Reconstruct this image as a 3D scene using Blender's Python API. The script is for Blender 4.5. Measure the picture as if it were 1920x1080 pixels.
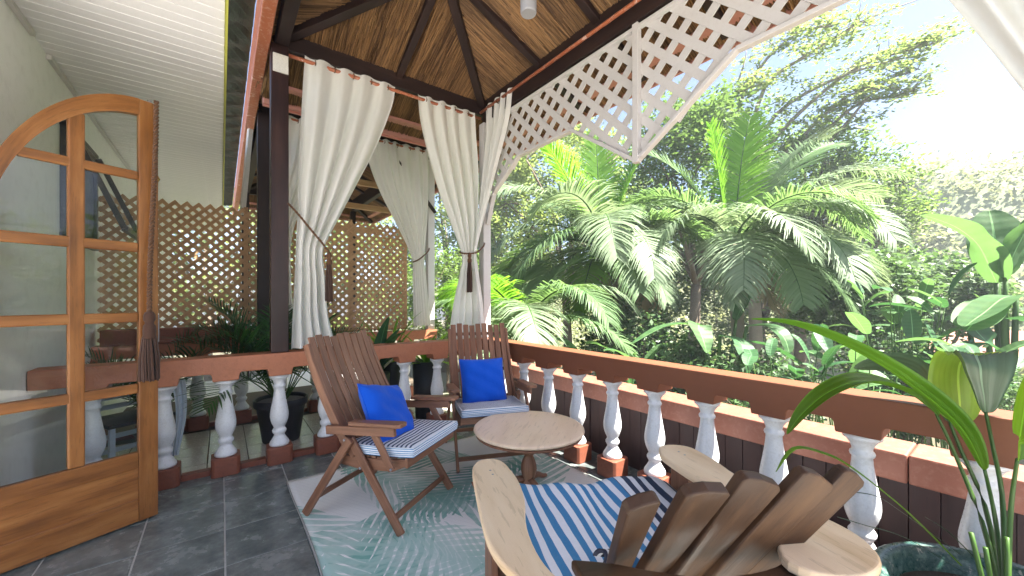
import bpy, bmesh, math, random
import numpy as np
from mathutils import Vector, Matrix, Euler
random.seed(7)
rng = np.random.default_rng(7)
SC = bpy.context.scene
for o in list(bpy.data.objects):
    bpy.data.objects.remove(o)
COL = SC.collection

# ------------------------------------------------------------------ camera, sky, sun, exposure
EYE = 1.45
YAW = math.atan2(545, 725)
cam_d = bpy.data.cameras.new('camera')
cam = bpy.data.objects.new('camera', cam_d)
COL.objects.link(cam)
cam.location = (0, 0, EYE)
cam.rotation_euler = (math.pi / 2, 0, -YAW)
cam_d.sensor_width = 36.0
cam_d.lens = 36.0 * 725 / 1920
cam_d.shift_y = 20.0 / 1920
cam_d.clip_start = 0.03
cam_d.clip_end = 3000
SC.camera = cam

SUN = Vector((0.29, -0.42, 0.855)).normalized()
elev = math.asin(SUN.z)
world = bpy.data.worlds.new('World')
SC.world = world
world.use_nodes = True
wn = world.node_tree
wn.nodes.clear()
sky = wn.nodes.new('ShaderNodeTexSky')
sky.sky_type = 'NISHITA'
sky.sun_disc = False
sky.sun_elevation = elev
sky.sun_rotation = math.atan2(SUN.x, SUN.y)
sky.dust_density = 2.0
sky.air_density = 0.6
sky.ozone_density = 1.0
bg = wn.nodes.new('ShaderNodeBackground')
bg.inputs['Strength'].default_value = 0.06
wo = wn.nodes.new('ShaderNodeOutputWorld')
wn.links.new(sky.outputs[0], bg.inputs[0])
wn.links.new(bg.outputs[0], wo.inputs[0])
sl = bpy.data.lights.new('sun', 'SUN')
sl.energy = 4.6
sl.angle = math.radians(0.6)
sl.color = (1.0, 0.95, 0.86)
so = bpy.data.objects.new('sun', sl)
COL.objects.link(so)
so.rotation_euler = SUN.to_track_quat('Z', 'Y').to_euler()
SC.view_settings.view_transform = 'Standard'
SC.view_settings.look = 'None'
SC.view_settings.exposure = 2.88
SC.view_settings.gamma = 1.0
SC.cycles.use_denoising = True
SC.cycles.max_bounces = 10
SC.cycles.diffuse_bounces = 6
SC.cycles.glossy_bounces = 4
SC.cycles.transmission_bounces = 6
SC.cycles.transparent_max_bounces = 16
SC.cycles.sample_clamp_indirect = 8.0
SC.cycles.caustics_reflective = False
SC.cycles.caustics_refractive = False

# where a picture position at a given depth lies in the place (used to lay out the garden)
FWD = Vector((math.sin(YAW), math.cos(YAW), 0))
RGT = Vector((math.cos(YAW), -math.sin(YAW), 0))
def P(u, v, d):
    return FWD * d + RGT * ((u - 960) / 725 * d) + Vector((0, 0, EYE - (v - 560) / 725 * d))

# ------------------------------------------------------------------ materials
MATS = {}
def nodes_of(name):
    m = bpy.data.materials.new(name)
    m.use_nodes = True
    nt = m.node_tree
    b = nt.nodes['Principled BSDF']
    MATS[name] = m
    return m, nt, b
def nd(nt, typ, **kw):
    n = nt.nodes.new(typ)
    for k, v in kw.items():
        setattr(n, k, v)
    return n
def mth(nt, op, a, b=None, c=None, clamp=False):
    n = nt.nodes.new('ShaderNodeMath')
    n.operation = op
    n.use_clamp = clamp
    for i, x in enumerate((a, b, c)):
        if x is None:
            continue
        if isinstance(x, (int, float)):
            n.inputs[i].default_value = x
        else:
            nt.links.new(x, n.inputs[i])
    return n.outputs[0]
def mixc(nt, fac, a, b, mode='MIX'):
    n = nt.nodes.new('ShaderNodeMix')
    n.data_type = 'RGBA'
    n.blend_type = mode
    for sock, x in ((n.inputs[0], fac), (n.inputs[6], a), (n.inputs[7], b)):
        if isinstance(x, (int, float)):
            sock.default_value = x
        elif isinstance(x, tuple):
            sock.default_value = (*x[:3], 1)
        else:
            nt.links.new(x, sock)
    return n.outputs[2]
def ramp(nt, fac, stops):
    n = nt.nodes.new('ShaderNodeValToRGB')
    el = n.color_ramp.elements
    while len(el) < len(stops):
        el.new(0.5)
    for e, (p, c) in zip(el, stops):
        e.position = p
        e.color = (*c, 1) if len(c) == 3 else c
    nt.links.new(fac, n.inputs[0])
    return n.outputs[0]
def noise(nt, vec, scale, detail=4, rough=0.55):
    n = nt.nodes.new('ShaderNodeTexNoise')
    n.inputs['Scale'].default_value = scale
    n.inputs['Detail'].default_value = detail
    n.inputs['Roughness'].default_value = rough
    if vec is not None:
        nt.links.new(vec, n.inputs['Vector'])
    return n.outputs[0]
def mapping(nt, vec, scale=(1, 1, 1), loc=(0, 0, 0), rot=(0, 0, 0)):
    n = nt.nodes.new('ShaderNodeMapping')
    n.inputs['Scale'].default_value = scale
    n.inputs['Location'].default_value = loc
    n.inputs['Rotation'].default_value = rot
    nt.links.new(vec, n.inputs['Vector'])
    return n.outputs[0]
def bump(nt, b, height, strength=0.3, dist=0.01):
    n = nt.nodes.new('ShaderNodeBump')
    n.inputs['Strength'].default_value = strength
    n.inputs['Distance'].default_value = dist
    nt.links.new(height, n.inputs['Height'])
    nt.links.new(n.outputs[0], b.inputs['Normal'])
def texco(nt, out='Object'):
    return nt.nodes.new('ShaderNodeTexCoord').outputs[out]
def objrand(nt):
    return nt.nodes.new('ShaderNodeObjectInfo').outputs['Random']

def wood(name, dark, mid, light, rough=0.5, grain=22, bumpk=0.25, knots=True, spec=0.4):
    m, nt, b = nodes_of(name)
    uv = texco(nt, 'UV')
    r = objrand(nt)
    off = nd(nt, 'ShaderNodeCombineXYZ')
    nt.links.new(mth(nt, 'MULTIPLY', r, 37.0), off.inputs[0])
    nt.links.new(mth(nt, 'MULTIPLY', r, 91.0), off.inputs[1])
    va = nd(nt, 'ShaderNodeVectorMath', operation='ADD')
    nt.links.new(uv, va.inputs[0]); nt.links.new(off.outputs[0], va.inputs[1])
    n1 = noise(nt, mapping(nt, va.outputs[0], (1.6, grain, 1)), 1.0, 6, 0.6)
    n2 = noise(nt, mapping(nt, va.outputs[0], (6, grain * 5, 1)), 1.0, 3, 0.6)
    n3 = noise(nt, mapping(nt, va.outputs[0], (2.2, 4.5, 1)), 1.0, 3)
    f = mth(nt, 'ADD', mth(nt, 'MULTIPLY', n1, 0.62), mth(nt, 'MULTIPLY', n3, 0.38))
    c = ramp(nt, f, [(0.30, dark), (0.5, mid), (0.72, light)])
    c = mixc(nt, mth(nt, 'MULTIPLY', mth(nt, 'GREATER_THAN', n2, 0.6), 0.25), c, tuple(x * 0.55 for x in dark))
    c = mixc(nt, mth(nt, 'MULTIPLY', mth(nt, 'SUBTRACT', r, 0.5), 0.5), c, tuple(x * 0.6 for x in mid), 'MIX')
    nt.links.new(c, b.inputs['Base Color'])
    b.inputs['Roughness'].default_value = rough
    b.inputs['Specular IOR Level'].default_value = spec
    rr = mth(nt, 'ADD', mth(nt, 'MULTIPLY', n1, 0.25), rough - 0.12)
    nt.links.new(rr, b.inputs['Roughness'])
    bump(nt, b, mth(nt, 'ADD', n1, mth(nt, 'MULTIPLY', n2, 0.5)), bumpk, 0.004)
    return m
def paint(name, col, rough=0.45, var=0.18, dirt=(0.25, 0.2, 0.15), dirtk=0.15, scale=3.0, bumpk=0.12, spec=0.4, coord='Object', chips=None):
    m, nt, b = nodes_of(name)
    co = texco(nt, coord)
    n1 = noise(nt, co, scale, 5, 0.6)
    n2 = noise(nt, co, scale * 9, 5, 0.65)
    c = mixc(nt, mth(nt, 'MULTIPLY', n1, var * 2), col, tuple(x * 0.55 for x in col))
    k = ramp(nt, n2, [(0.5, (0, 0, 0)), (0.72, (1, 1, 1))])
    c = mixc(nt, mth(nt, 'MULTIPLY', k, dirtk), c, dirt)
    if chips:
        n3 = noise(nt, co, scale * 4, 6, 0.7)
        ch = ramp(nt, n3, [(0.60, (0, 0, 0)), (0.63, (1, 1, 1))])
        c = mixc(nt, ch, c, chips)
    nt.links.new(c, b.inputs['Base Color'])
    b.inputs['Specular IOR Level'].default_value = spec
    nt.links.new(mth(nt, 'ADD', mth(nt, 'MULTIPLY', n2, 0.3), rough - 0.15), b.inputs['Roughness'])
    bump(nt, b, mth(nt, 'ADD', n2, n1), bumpk, 0.01)
    return m
def leafmat(name, c1, c2, trans=0.35, rough=0.45, attr=True, stripes=0, spec=0.4, tcol=None, axis=1):
    """leaf: two tones by a per-leaf random value, with light shining through"""
    m, nt, b = nodes_of(name)
    if attr:
        a = nd(nt, 'ShaderNodeAttribute', attribute_name='rnd')
        f = nd(nt, 'ShaderNodeSeparateColor')
        nt.links.new(a.outputs['Color'], f.inputs[0])
        fac = f.outputs[0]
    else:
        fac = objrand(nt)
    c = mixc(nt, fac, c1, c2)
    if stripes:
        uv = texco(nt, 'UV')
        sp = nd(nt, 'ShaderNodeSeparateXYZ')
        nt.links.new(uv, sp.inputs[0])
        s = mth(nt, 'SINE', mth(nt, 'MULTIPLY', sp.outputs[axis], stripes))
        s = mth(nt, 'ADD', mth(nt, 'MULTIPLY', s, 0.5), 0.5)
        c = mixc(nt, mth(nt, 'MULTIPLY', s, 0.35), c, tuple(x * 0.45 for x in c1))
        rib = mth(nt, 'LESS_THAN', mth(nt, 'ABSOLUTE', mth(nt, 'SUBTRACT', sp.outputs[0], 0.5)), 0.022)
        bl = ramp(nt, noise(nt, texco(nt, 'Object'), 9, 5, 0.7), [(0.42, (0, 0, 0)), (0.75, (1, 1, 1))])
        c = mixc(nt, mth(nt, 'MULTIPLY', bl, 0.30), c, (c2[0] * 1.5, c2[1] * 1.1, c2[2] * 0.9))
        c = mixc(nt, rib, c, tuple(min(1, x * 2.2) for x in c2))
        bump(nt, b, s, 0.35, 0.004)
    nt.links.new(c, b.inputs['Base Color'])
    b.inputs['Roughness'].default_value = rough
    b.inputs['Specular IOR Level'].default_value = spec
    tr = nd(nt, 'ShaderNodeBsdfTranslucent')
    hs = mixc(nt, 0.75, c, tcol or (c2[0] * 1.35, c2[1] * 1.5, c2[2] * 0.8), 'MIX')
    nt.links.new(hs, tr.inputs[0])
    mx = nd(nt, 'ShaderNodeMixShader')
    mx.inputs[0].default_value = trans
    nt.links.new(b.outputs[0], mx.inputs[1]); nt.links.new(tr.outputs[0], mx.inputs[2])
    nt.links.new(mx.outputs[0], nt.nodes['Material Output'].inputs[0])
    return m
def cloth(name, col, trans=0.3, rough=0.9, weave=700, wr=0.25):
    m, nt, b = nodes_of(name)
    uv = texco(nt, 'UV')
    co = texco(nt, 'Object')
    n1 = noise(nt, co, 5, 3)
    c = mixc(nt, mth(nt, 'MULTIPLY', n1, 0.22), col, tuple(x * 0.72 for x in col))
    nt.links.new(c, b.inputs['Base Color'])
    b.inputs['Roughness'].default_value = rough
    b.inputs['Specular IOR Level'].default_value = 0.1
    b.inputs['Sheen Weight'].default_value = 0.15
    w = noise(nt, co, 14, 4)
    bump(nt, b, w, wr, 0.02)
    if trans > 0:
        tr = nd(nt, 'ShaderNodeBsdfTranslucent')
        nt.links.new(c, tr.inputs[0])
        mx = nd(nt, 'ShaderNodeMixShader')
        mx.inputs[0].default_value = trans
        nt.links.new(b.outputs[0], mx.inputs[1]); nt.links.new(tr.outputs[0], mx.inputs[2])
        nt.links.new(mx.outputs[0], nt.nodes['Material Output'].inputs[0])
    return m
def stripes(name, white, blue, count, duty=0.5, axis=0, wob=0.0, dark=None):
    m, nt, b = nodes_of(name)
    uv = texco(nt, 'UV')
    sp = nd(nt, 'ShaderNodeSeparateXYZ')
    nt.links.new(uv, sp.inputs[0])
    x = sp.outputs[axis]
    if wob:
        x = mth(nt, 'ADD', x, mth(nt, 'MULTIPLY', noise(nt, mapping(nt, uv, (2, 2, 1)), 2.0, 2), wob))
    fr = mth(nt, 'FRACT', mth(nt, 'MULTIPLY', x, float(count)))
    k = mth(nt, 'LESS_THAN', fr, duty)
    c = mixc(nt, k, white, blue)
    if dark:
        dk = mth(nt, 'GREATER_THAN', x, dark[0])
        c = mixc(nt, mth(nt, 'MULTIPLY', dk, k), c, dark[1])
    n = noise(nt, texco(nt, 'Object'), 60, 3)
    c = mixc(nt, mth(nt, 'MULTIPLY', n, 0.2), c, (0.3, 0.3, 0.3))
    nt.links.new(c, b.inputs['Base Color'])
    b.inputs['Roughness'].default_value = 0.9
    b.inputs['Specular IOR Level'].default_value = 0.15
    bump(nt, b, noise(nt, texco(nt, 'Object'), 18, 4), 0.2, 0.02)
    return m

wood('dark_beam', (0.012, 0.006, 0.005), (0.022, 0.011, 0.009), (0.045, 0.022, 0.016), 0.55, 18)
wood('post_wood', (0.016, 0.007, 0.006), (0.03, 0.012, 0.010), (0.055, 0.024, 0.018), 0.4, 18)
wood('chair_wood', (0.10, 0.040, 0.021), (0.22, 0.10, 0.055), (0.36, 0.19, 0.115), 0.45, 24)
wood('door_wood', (0.10, 0.036, 0.010), (0.26, 0.100, 0.026), (0.43, 0.20, 0.065), 0.35, 14, 0.35)
wood('pale_arm', (0.56, 0.37, 0.20), (0.74, 0.56, 0.37), (0.83, 0.67, 0.48), 0.55, 10)
wood('slat_wood', (0.028, 0.012, 0.005), (0.062, 0.028, 0.012), (0.16, 0.083, 0.038), 0.55, 12, 0.5)
wood('table_top_wood', (0.70, 0.50, 0.34), (0.80, 0.61, 0.44), (0.85, 0.68, 0.52), 0.4, 9, 0.1)
wood('lattice_wood', (0.33, 0.18, 0.085), (0.48, 0.285, 0.145), (0.60, 0.39, 0.22), 0.65, 20)
wood('panel_wood', (0.018, 0.008, 0.008), (0.032, 0.014, 0.014), (0.055, 0.026, 0.022), 0.6, 10)
paint('terracotta', (0.44, 0.165, 0.085), 0.5, 0.16, (0.2, 0.08, 0.05), 0.35, 3.5, 0.3)
paint('rail_brown', (0.20, 0.068, 0.030), 0.55, 0.22, (0.16, 0.06, 0.03), 0.35, 2.5)
paint('terracotta_dark', (0.24, 0.078, 0.045), 0.5, 0.2, (0.1, 0.04, 0.03), 0.4, 5)
paint('red_fascia', (0.52, 0.24, 0.19), 0.55, 0.15, (0.3, 0.14, 0.1), 0.3, 3)
paint('rust_beam', (0.42, 0.13, 0.06), 0.4, 0.2, (0.6, 0.42, 0.34), 0.5, 3, chips=(0.62, 0.42, 0.35))
paint('white_gloss', (0.74, 0.75, 0.77), 0.3, 0.06, (0.38, 0.36, 0.30), 0.30, 5, 0.3, 0.5)
paint('white_lattice', (0.60, 0.575, 0.565), 0.5, 0.06, (0.45, 0.38, 0.35), 0.2, 4)
paint('white_wall', (0.86, 0.85, 0.83), 0.7, 0.03, (0.45, 0.44, 0.4), 0.18, 1.2, 0.2)
paint('ceiling_white', (0.80, 0.79, 0.80), 0.22, 0.05, (0.5, 0.48, 0.46), 0.06, 2, 0.04, 0.5)
paint('yellow_trim', (0.55, 0.55, 0.10), 0.5)
paint('grout', (0.46, 0.46, 0.45), 0.8, 0.15, (0.15, 0.14, 0.13), 0.4, 6)
paint('grout_brown', (0.13, 0.10, 0.075), 0.85, 0.2)
paint('cream_tile', (0.62, 0.57, 0.49), 0.25, 0.1, (0.35, 0.3, 0.24), 0.25, 5, 0.06, 0.5)
paint('pot_black', (0.035, 0.036, 0.042), 0.5, 0.2, (0.12, 0.1, 0.08), 0.2, 8)
paint('glazed_green', (0.03, 0.085, 0.07), 0.3, 0.35, (0.35, 0.42, 0.36), 0.5, 5, 0.15, 0.6, chips=(0.35, 0.33, 0.27))
paint('soil', (0.06, 0.042, 0.03), 0.95, 0.3, (0.15, 0.12, 0.1), 0.5, 30, 0.8)
paint('gravel', (0.33, 0.32, 0.31), 0.9, 0.4, (0.1, 0.1, 0.1), 0.7, 60, 1.0)
paint('brass', (0.55, 0.38, 0.14), 0.3, 0.1); MATS['brass'].node_tree.nodes['Principled BSDF'].inputs['Metallic'].default_value = 0.9
paint('grey_metal', (0.28, 0.28, 0.3), 0.4, 0.1)
paint('black_frame', (0.02, 0.022, 0.025), 0.4, 0.1)
paint('pale_blue', (0.55, 0.62, 0.70), 0.45, 0.08)
paint('tag_white', (0.7, 0.67, 0.6), 0.7, 0.1, (0.2, 0.18, 0.15), 0.5, 20)
paint('blue_tarp', (0.03, 0.2, 0.28), 0.5, 0.2)
paint('bark', (0.16, 0.12, 0.085), 0.9, 0.35, (0.35, 0.32, 0.28), 0.4, 4, 0.6)
paint('bark_pale', (0.30, 0.26, 0.21), 0.9, 0.3, (0.12, 0.1, 0.08), 0.4, 4, 0.5)
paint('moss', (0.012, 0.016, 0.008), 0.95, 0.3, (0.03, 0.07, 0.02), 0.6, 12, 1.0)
paint('earth', (0.10, 0.085, 0.05), 0.95, 0.3, (0.07, 0.11, 0.04), 0.7, 0.6, 0.5)
paint('bounce_stone', (0.72, 0.69, 0.64), 0.8, 0.15, (0.4, 0.36, 0.3), 0.3, 1.5)
paint('ledge_paint', (0.27, 0.105, 0.07), 0.55, 0.2, (0.42, 0.24, 0.18), 0.35, 3)
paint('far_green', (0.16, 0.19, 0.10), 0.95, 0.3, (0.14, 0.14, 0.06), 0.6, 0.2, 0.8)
paint('tile_roof', (0.45, 0.2, 0.14), 0.7, 0.2)
cloth('curtain_white', (0.88, 0.87, 0.84), 0.35, wr=0.22)
cloth('pillow_blue', (0.005, 0.085, 0.55), 0.0, 0.8, wr=0.35)
cloth('rug_edge', (0.30, 0.30, 0.28), 0.0)
cloth('rope_brown', (0.13, 0.065, 0.035), 0.0)
cloth('tassel_brown', (0.075, 0.038, 0.026), 0.0, 0.7)
stripes('cushion_navy', (0.74, 0.76, 0.80), (0.025, 0.055, 0.12), 15, 0.42, 1)
stripes('cushion_edge', (0.74, 0.76, 0.80), (0.06, 0.23, 0.46), 4, 0.4, 1)
stripes('cushion_blue', (0.72, 0.74, 0.80), (0.035, 0.20, 0.42), 14.5, 0.5, 0, 0.016, (0.72, (0.012, 0.03, 0.075)))  # stripes turn navy on the shaded side, shade put into the colour
stripes('cushion_under', (0.62, 0.62, 0.64), (0.012, 0.016, 0.04), 5, 0.55, 0)
leafmat('leaf_tree', (0.05, 0.105, 0.04), (0.12, 0.19, 0.08), 0.35)
leafmat('leaf_mid', (0.05, 0.11, 0.032), (0.14, 0.21, 0.075), 0.4)
leafmat('leaf_bright', (0.065, 0.13, 0.032), (0.16, 0.23, 0.07), 0.45)
leafmat('leaf_yellow', (0.12, 0.18, 0.06), (0.26, 0.31, 0.13), 0.45)  # yellow of backlit foliage put into the leaf colour
leafmat('leaf_dark', (0.04, 0.095, 0.04), (0.10, 0.175, 0.07), 0.35)
leafmat('leaf_far', (0.17, 0.20, 0.11), (0.36, 0.36, 0.23), 0.35)  # paleness of distance partly put into the leaf colour
leafmat('frond_green', (0.075, 0.15, 0.06), (0.18, 0.27, 0.125), 0.4, 0.5, spec=0.3)
leafmat('frond_bright', (0.08, 0.20, 0.02), (0.18, 0.34, 0.04), 0.5, 0.4)
leafmat('frond_pale', (0.13, 0.20, 0.11), (0.25, 0.32, 0.20), 0.35, 0.55, spec=0.3, tcol=(0.34, 0.44, 0.20))
leafmat('frond_dry', (0.22, 0.15, 0.09), (0.34, 0.26, 0.17), 0.25, 0.6)
leafmat('banana_leaf', (0.05, 0.13, 0.05), (0.12, 0.22, 0.09), 0.4, 0.5, attr=False, stripes=60, spec=0.3)
leafmat('banana_dark', (0.025, 0.085, 0.035), (0.06, 0.15, 0.06), 0.3, 0.5, attr=False, stripes=60, spec=0.3)
leafmat('pleated_leaf', (0.035, 0.13, 0.015), (0.10, 0.27, 0.025), 0.55, 0.3, attr=False, stripes=75, axis=0, spec=0.5, tcol=(0.30, 0.55, 0.03))
leafmat('pleated_backlit', (0.20, 0.36, 0.04), (0.34, 0.50, 0.08), 0.6, 0.35, attr=False, stripes=75, axis=0, spec=0.5, tcol=(0.50, 0.74, 0.08))  # glow of the backlit underside put into the leaf colour
leafmat('pleated_dark', (0.010, 0.035, 0.012), (0.03, 0.08, 0.03), 0.15, 0.3, attr=False, stripes=75, axis=0, spec=0.6)
leafmat('pleated_top', (0.05, 0.10, 0.055), (0.12, 0.18, 0.11), 0.25, 0.35, attr=False, stripes=95, axis=0, spec=0.6)
leafmat('areca', (0.016, 0.055, 0.016), (0.045, 0.12, 0.03), 0.3, 0.35)
leafmat('stem_green', (0.03, 0.08, 0.015), (0.06, 0.13, 0.02), 0.1, 0.4, attr=False)
leafmat('reed', (0.055, 0.026, 0.010), (0.36, 0.20, 0.08), 0.1, 0.6)

def slate_mat():
    m, nt, b = nodes_of('slate_tile')
    co = texco(nt, 'Object')
    r = objrand(nt)
    off = nd(nt, 'ShaderNodeCombineXYZ')
    for i in range(3):
        nt.links.new(mth(nt, 'MULTIPLY', r, 17.0 + 30 * i), off.inputs[i])
    va = nd(nt, 'ShaderNodeVectorMath', operation='ADD')
    nt.links.new(co, va.inputs[0]); nt.links.new(off.outputs[0], va.inputs[1])
    n1 = noise(nt, va.outputs[0], 5.5, 8, 0.65)
    n2 = noise(nt, va.outputs[0], 26, 6, 0.7)
    f = mth(nt, 'ADD', mth(nt, 'MULTIPLY', n1, 0.65), mth(nt, 'MULTIPLY', n2, 0.35))
    c = ramp(nt, f, [(0.36, (0.068, 0.08, 0.08)), (0.5, (0.145, 0.168, 0.164)), (0.66, (0.29, 0.31, 0.30))])
    c = mixc(nt, mth(nt, 'MULTIPLY', r, 0.35), c, (0.07, 0.085, 0.085))
    nt.links.new(c, b.inputs['Base Color'])
    nt.links.new(mth(nt, 'ADD', mth(nt, 'MULTIPLY', n1, 0.35), 0.07), b.inputs['Roughness'])
    b.inputs['Specular IOR Level'].default_value = 0.55
    bump(nt, b, f, 0.18, 0.006)
slate_mat()

def glass_mat():
    m, nt, b = nodes_of('pane_glass')
    nt.nodes.remove(b)
    tr = nd(nt, 'ShaderNodeBsdfTransparent')
    tr.inputs[0].default_value = (0.97, 0.99, 0.99, 1)
    gl = nd(nt, 'ShaderNodeBsdfGlossy')
    gl.inputs['Roughness'].default_value = 0.02
    fr = nd(nt, 'ShaderNodeFresnel')
    fr.inputs[0].default_value = 1.5
    mx = nd(nt, 'ShaderNodeMixShader')
    nt.links.new(mth(nt, 'MULTIPLY', fr.outputs[0], 0.5), mx.inputs[0])
    nt.links.new(tr.outputs[0], mx.inputs[1]); nt.links.new(gl.outputs[0], mx.inputs[2])
    nt.links.new(mx.outputs[0], nt.nodes['Material Output'].inputs[0])
glass_mat()

def rug_mat():
    m, nt, b = nodes_of('rug_print')
    co = texco(nt, 'Object')
    sep = nd(nt, 'ShaderNodeSeparateXYZ')
    wv = nd(nt, 'ShaderNodeTexNoise'); wv.inputs['Scale'].default_value = 3.0
    nt.links.new(co, wv.inputs['Vector'])
    nt.links.new(co, sep.inputs[0])
    X, Y = sep.outputs[0], sep.outputs[1]
    X = mth(nt, 'ADD', X, mth(nt, 'MULTIPLY', mth(nt, 'SUBTRACT', wv.outputs[0], 0.5), 0.10))
    base = mixc(nt, noise(nt, co, 2.2, 4), (0.66, 0.67, 0.66), (0.80, 0.79, 0.77))
    d1 = mth(nt, 'FRACT', mth(nt, 'MULTIPLY', mth(nt, 'ADD', sep.outputs[0], mth(nt, 'MULTIPLY', sep.outputs[1], 0.55)), 26.0))
    base = mixc(nt, mth(nt, 'MULTIPLY', mth(nt, 'LESS_THAN', d1, 0.10), 0.16), base, (0.30, 0.33, 0.33))
    R = random.Random(5)
    spec = []
    for i in range(16):
        spec.append((R.uniform(-1.1, 0.8), -1.35 + 2.7 * ((i * 0.618) % 1.0), R.uniform(0, 6.28), R.uniform(1.0, 1.6), R.uniform(0.28, 0.44), R.choice([12, 15, 18]), R.random()))
    tones = [(0.12, 0.30, 0.24), (0.24, 0.43, 0.37), (0.36, 0.52, 0.48), (0.78, 0.70, 0.66), (0.17, 0.37, 0.32)]
    col = base
    for (cx, cy, a, L, W, N, q) in spec:
        dx = mth(nt, 'SUBTRACT', X, cx); dy = mth(nt, 'SUBTRACT', Y, cy)
        ca, sa = math.cos(a), math.sin(a)
        u = mth(nt, 'DIVIDE', mth(nt, 'ADD', mth(nt, 'MULTIPLY', dx, ca), mth(nt, 'MULTIPLY', dy, sa)), L)
        w = mth(nt, 'SUBTRACT', mth(nt, 'MULTIPLY', dy, ca), mth(nt, 'MULTIPLY', dx, sa))
        w = mth(nt, 'ADD', w, mth(nt, 'MULTIPLY', mth(nt, 'MULTIPLY', u, u), 0.14))
        aw = mth(nt, 'ABSOLUTE', w)
        u2 = mth(nt, 'SUBTRACT', u, mth(nt, 'MULTIPLY', aw, 0.95))      # leaflets sweep forward
        inside = mth(nt, 'MULTIPLY', mth(nt, 'GREATER_THAN', u2, -0.15), mth(nt, 'LESS_THAN', u, 1.0))
        env = mth(nt, 'MULTIPLY', mth(nt, 'SINE', mth(nt, 'MULTIPLY', mth(nt, 'MAXIMUM', mth(nt, 'MINIMUM', mth(nt, 'ADD', u2, 0.2), 1.0), 0.0), math.pi)), W)
        inside = mth(nt, 'MULTIPLY', inside, mth(nt, 'LESS_THAN', aw, env))
        fr = mth(nt, 'ABSOLUTE', mth(nt, 'SUBTRACT', mth(nt, 'FRACT', mth(nt, 'MULTIPLY', u2, float(N))), 0.5))
        thick = mth(nt, 'SUBTRACT', 0.46, mth(nt, 'MULTIPLY', mth(nt, 'DIVIDE', aw, W), 0.34))
        leaf = mth(nt, 'LESS_THAN', fr, thick)
        rib = mth(nt, 'LESS_THAN', aw, 0.006)
        k = mth(nt, 'MULTIPLY', inside, mth(nt, 'MAXIMUM', leaf, rib))
        fade = mth(nt, 'MULTIPLY', k, mth(nt, 'SUBTRACT', mth(nt, 'MULTIPLY', noise(nt, co, 1.5 + q * 2, 4, 0.7), 2.8), 0.7), clamp=True)
        col = mixc(nt, fade, col, tones[int(q * 4.99)])
    nt.links.new(col, b.inputs['Base Color'])
    b.inputs['Roughness'].default_value = 0.85
    b.inputs['Specular IOR Level'].default_value = 0.25
    bump(nt, b, noise(nt, mapping(nt, co, (90, 260, 1)), 1.0, 2), 0.25, 0.003)
rug_mat()

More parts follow.
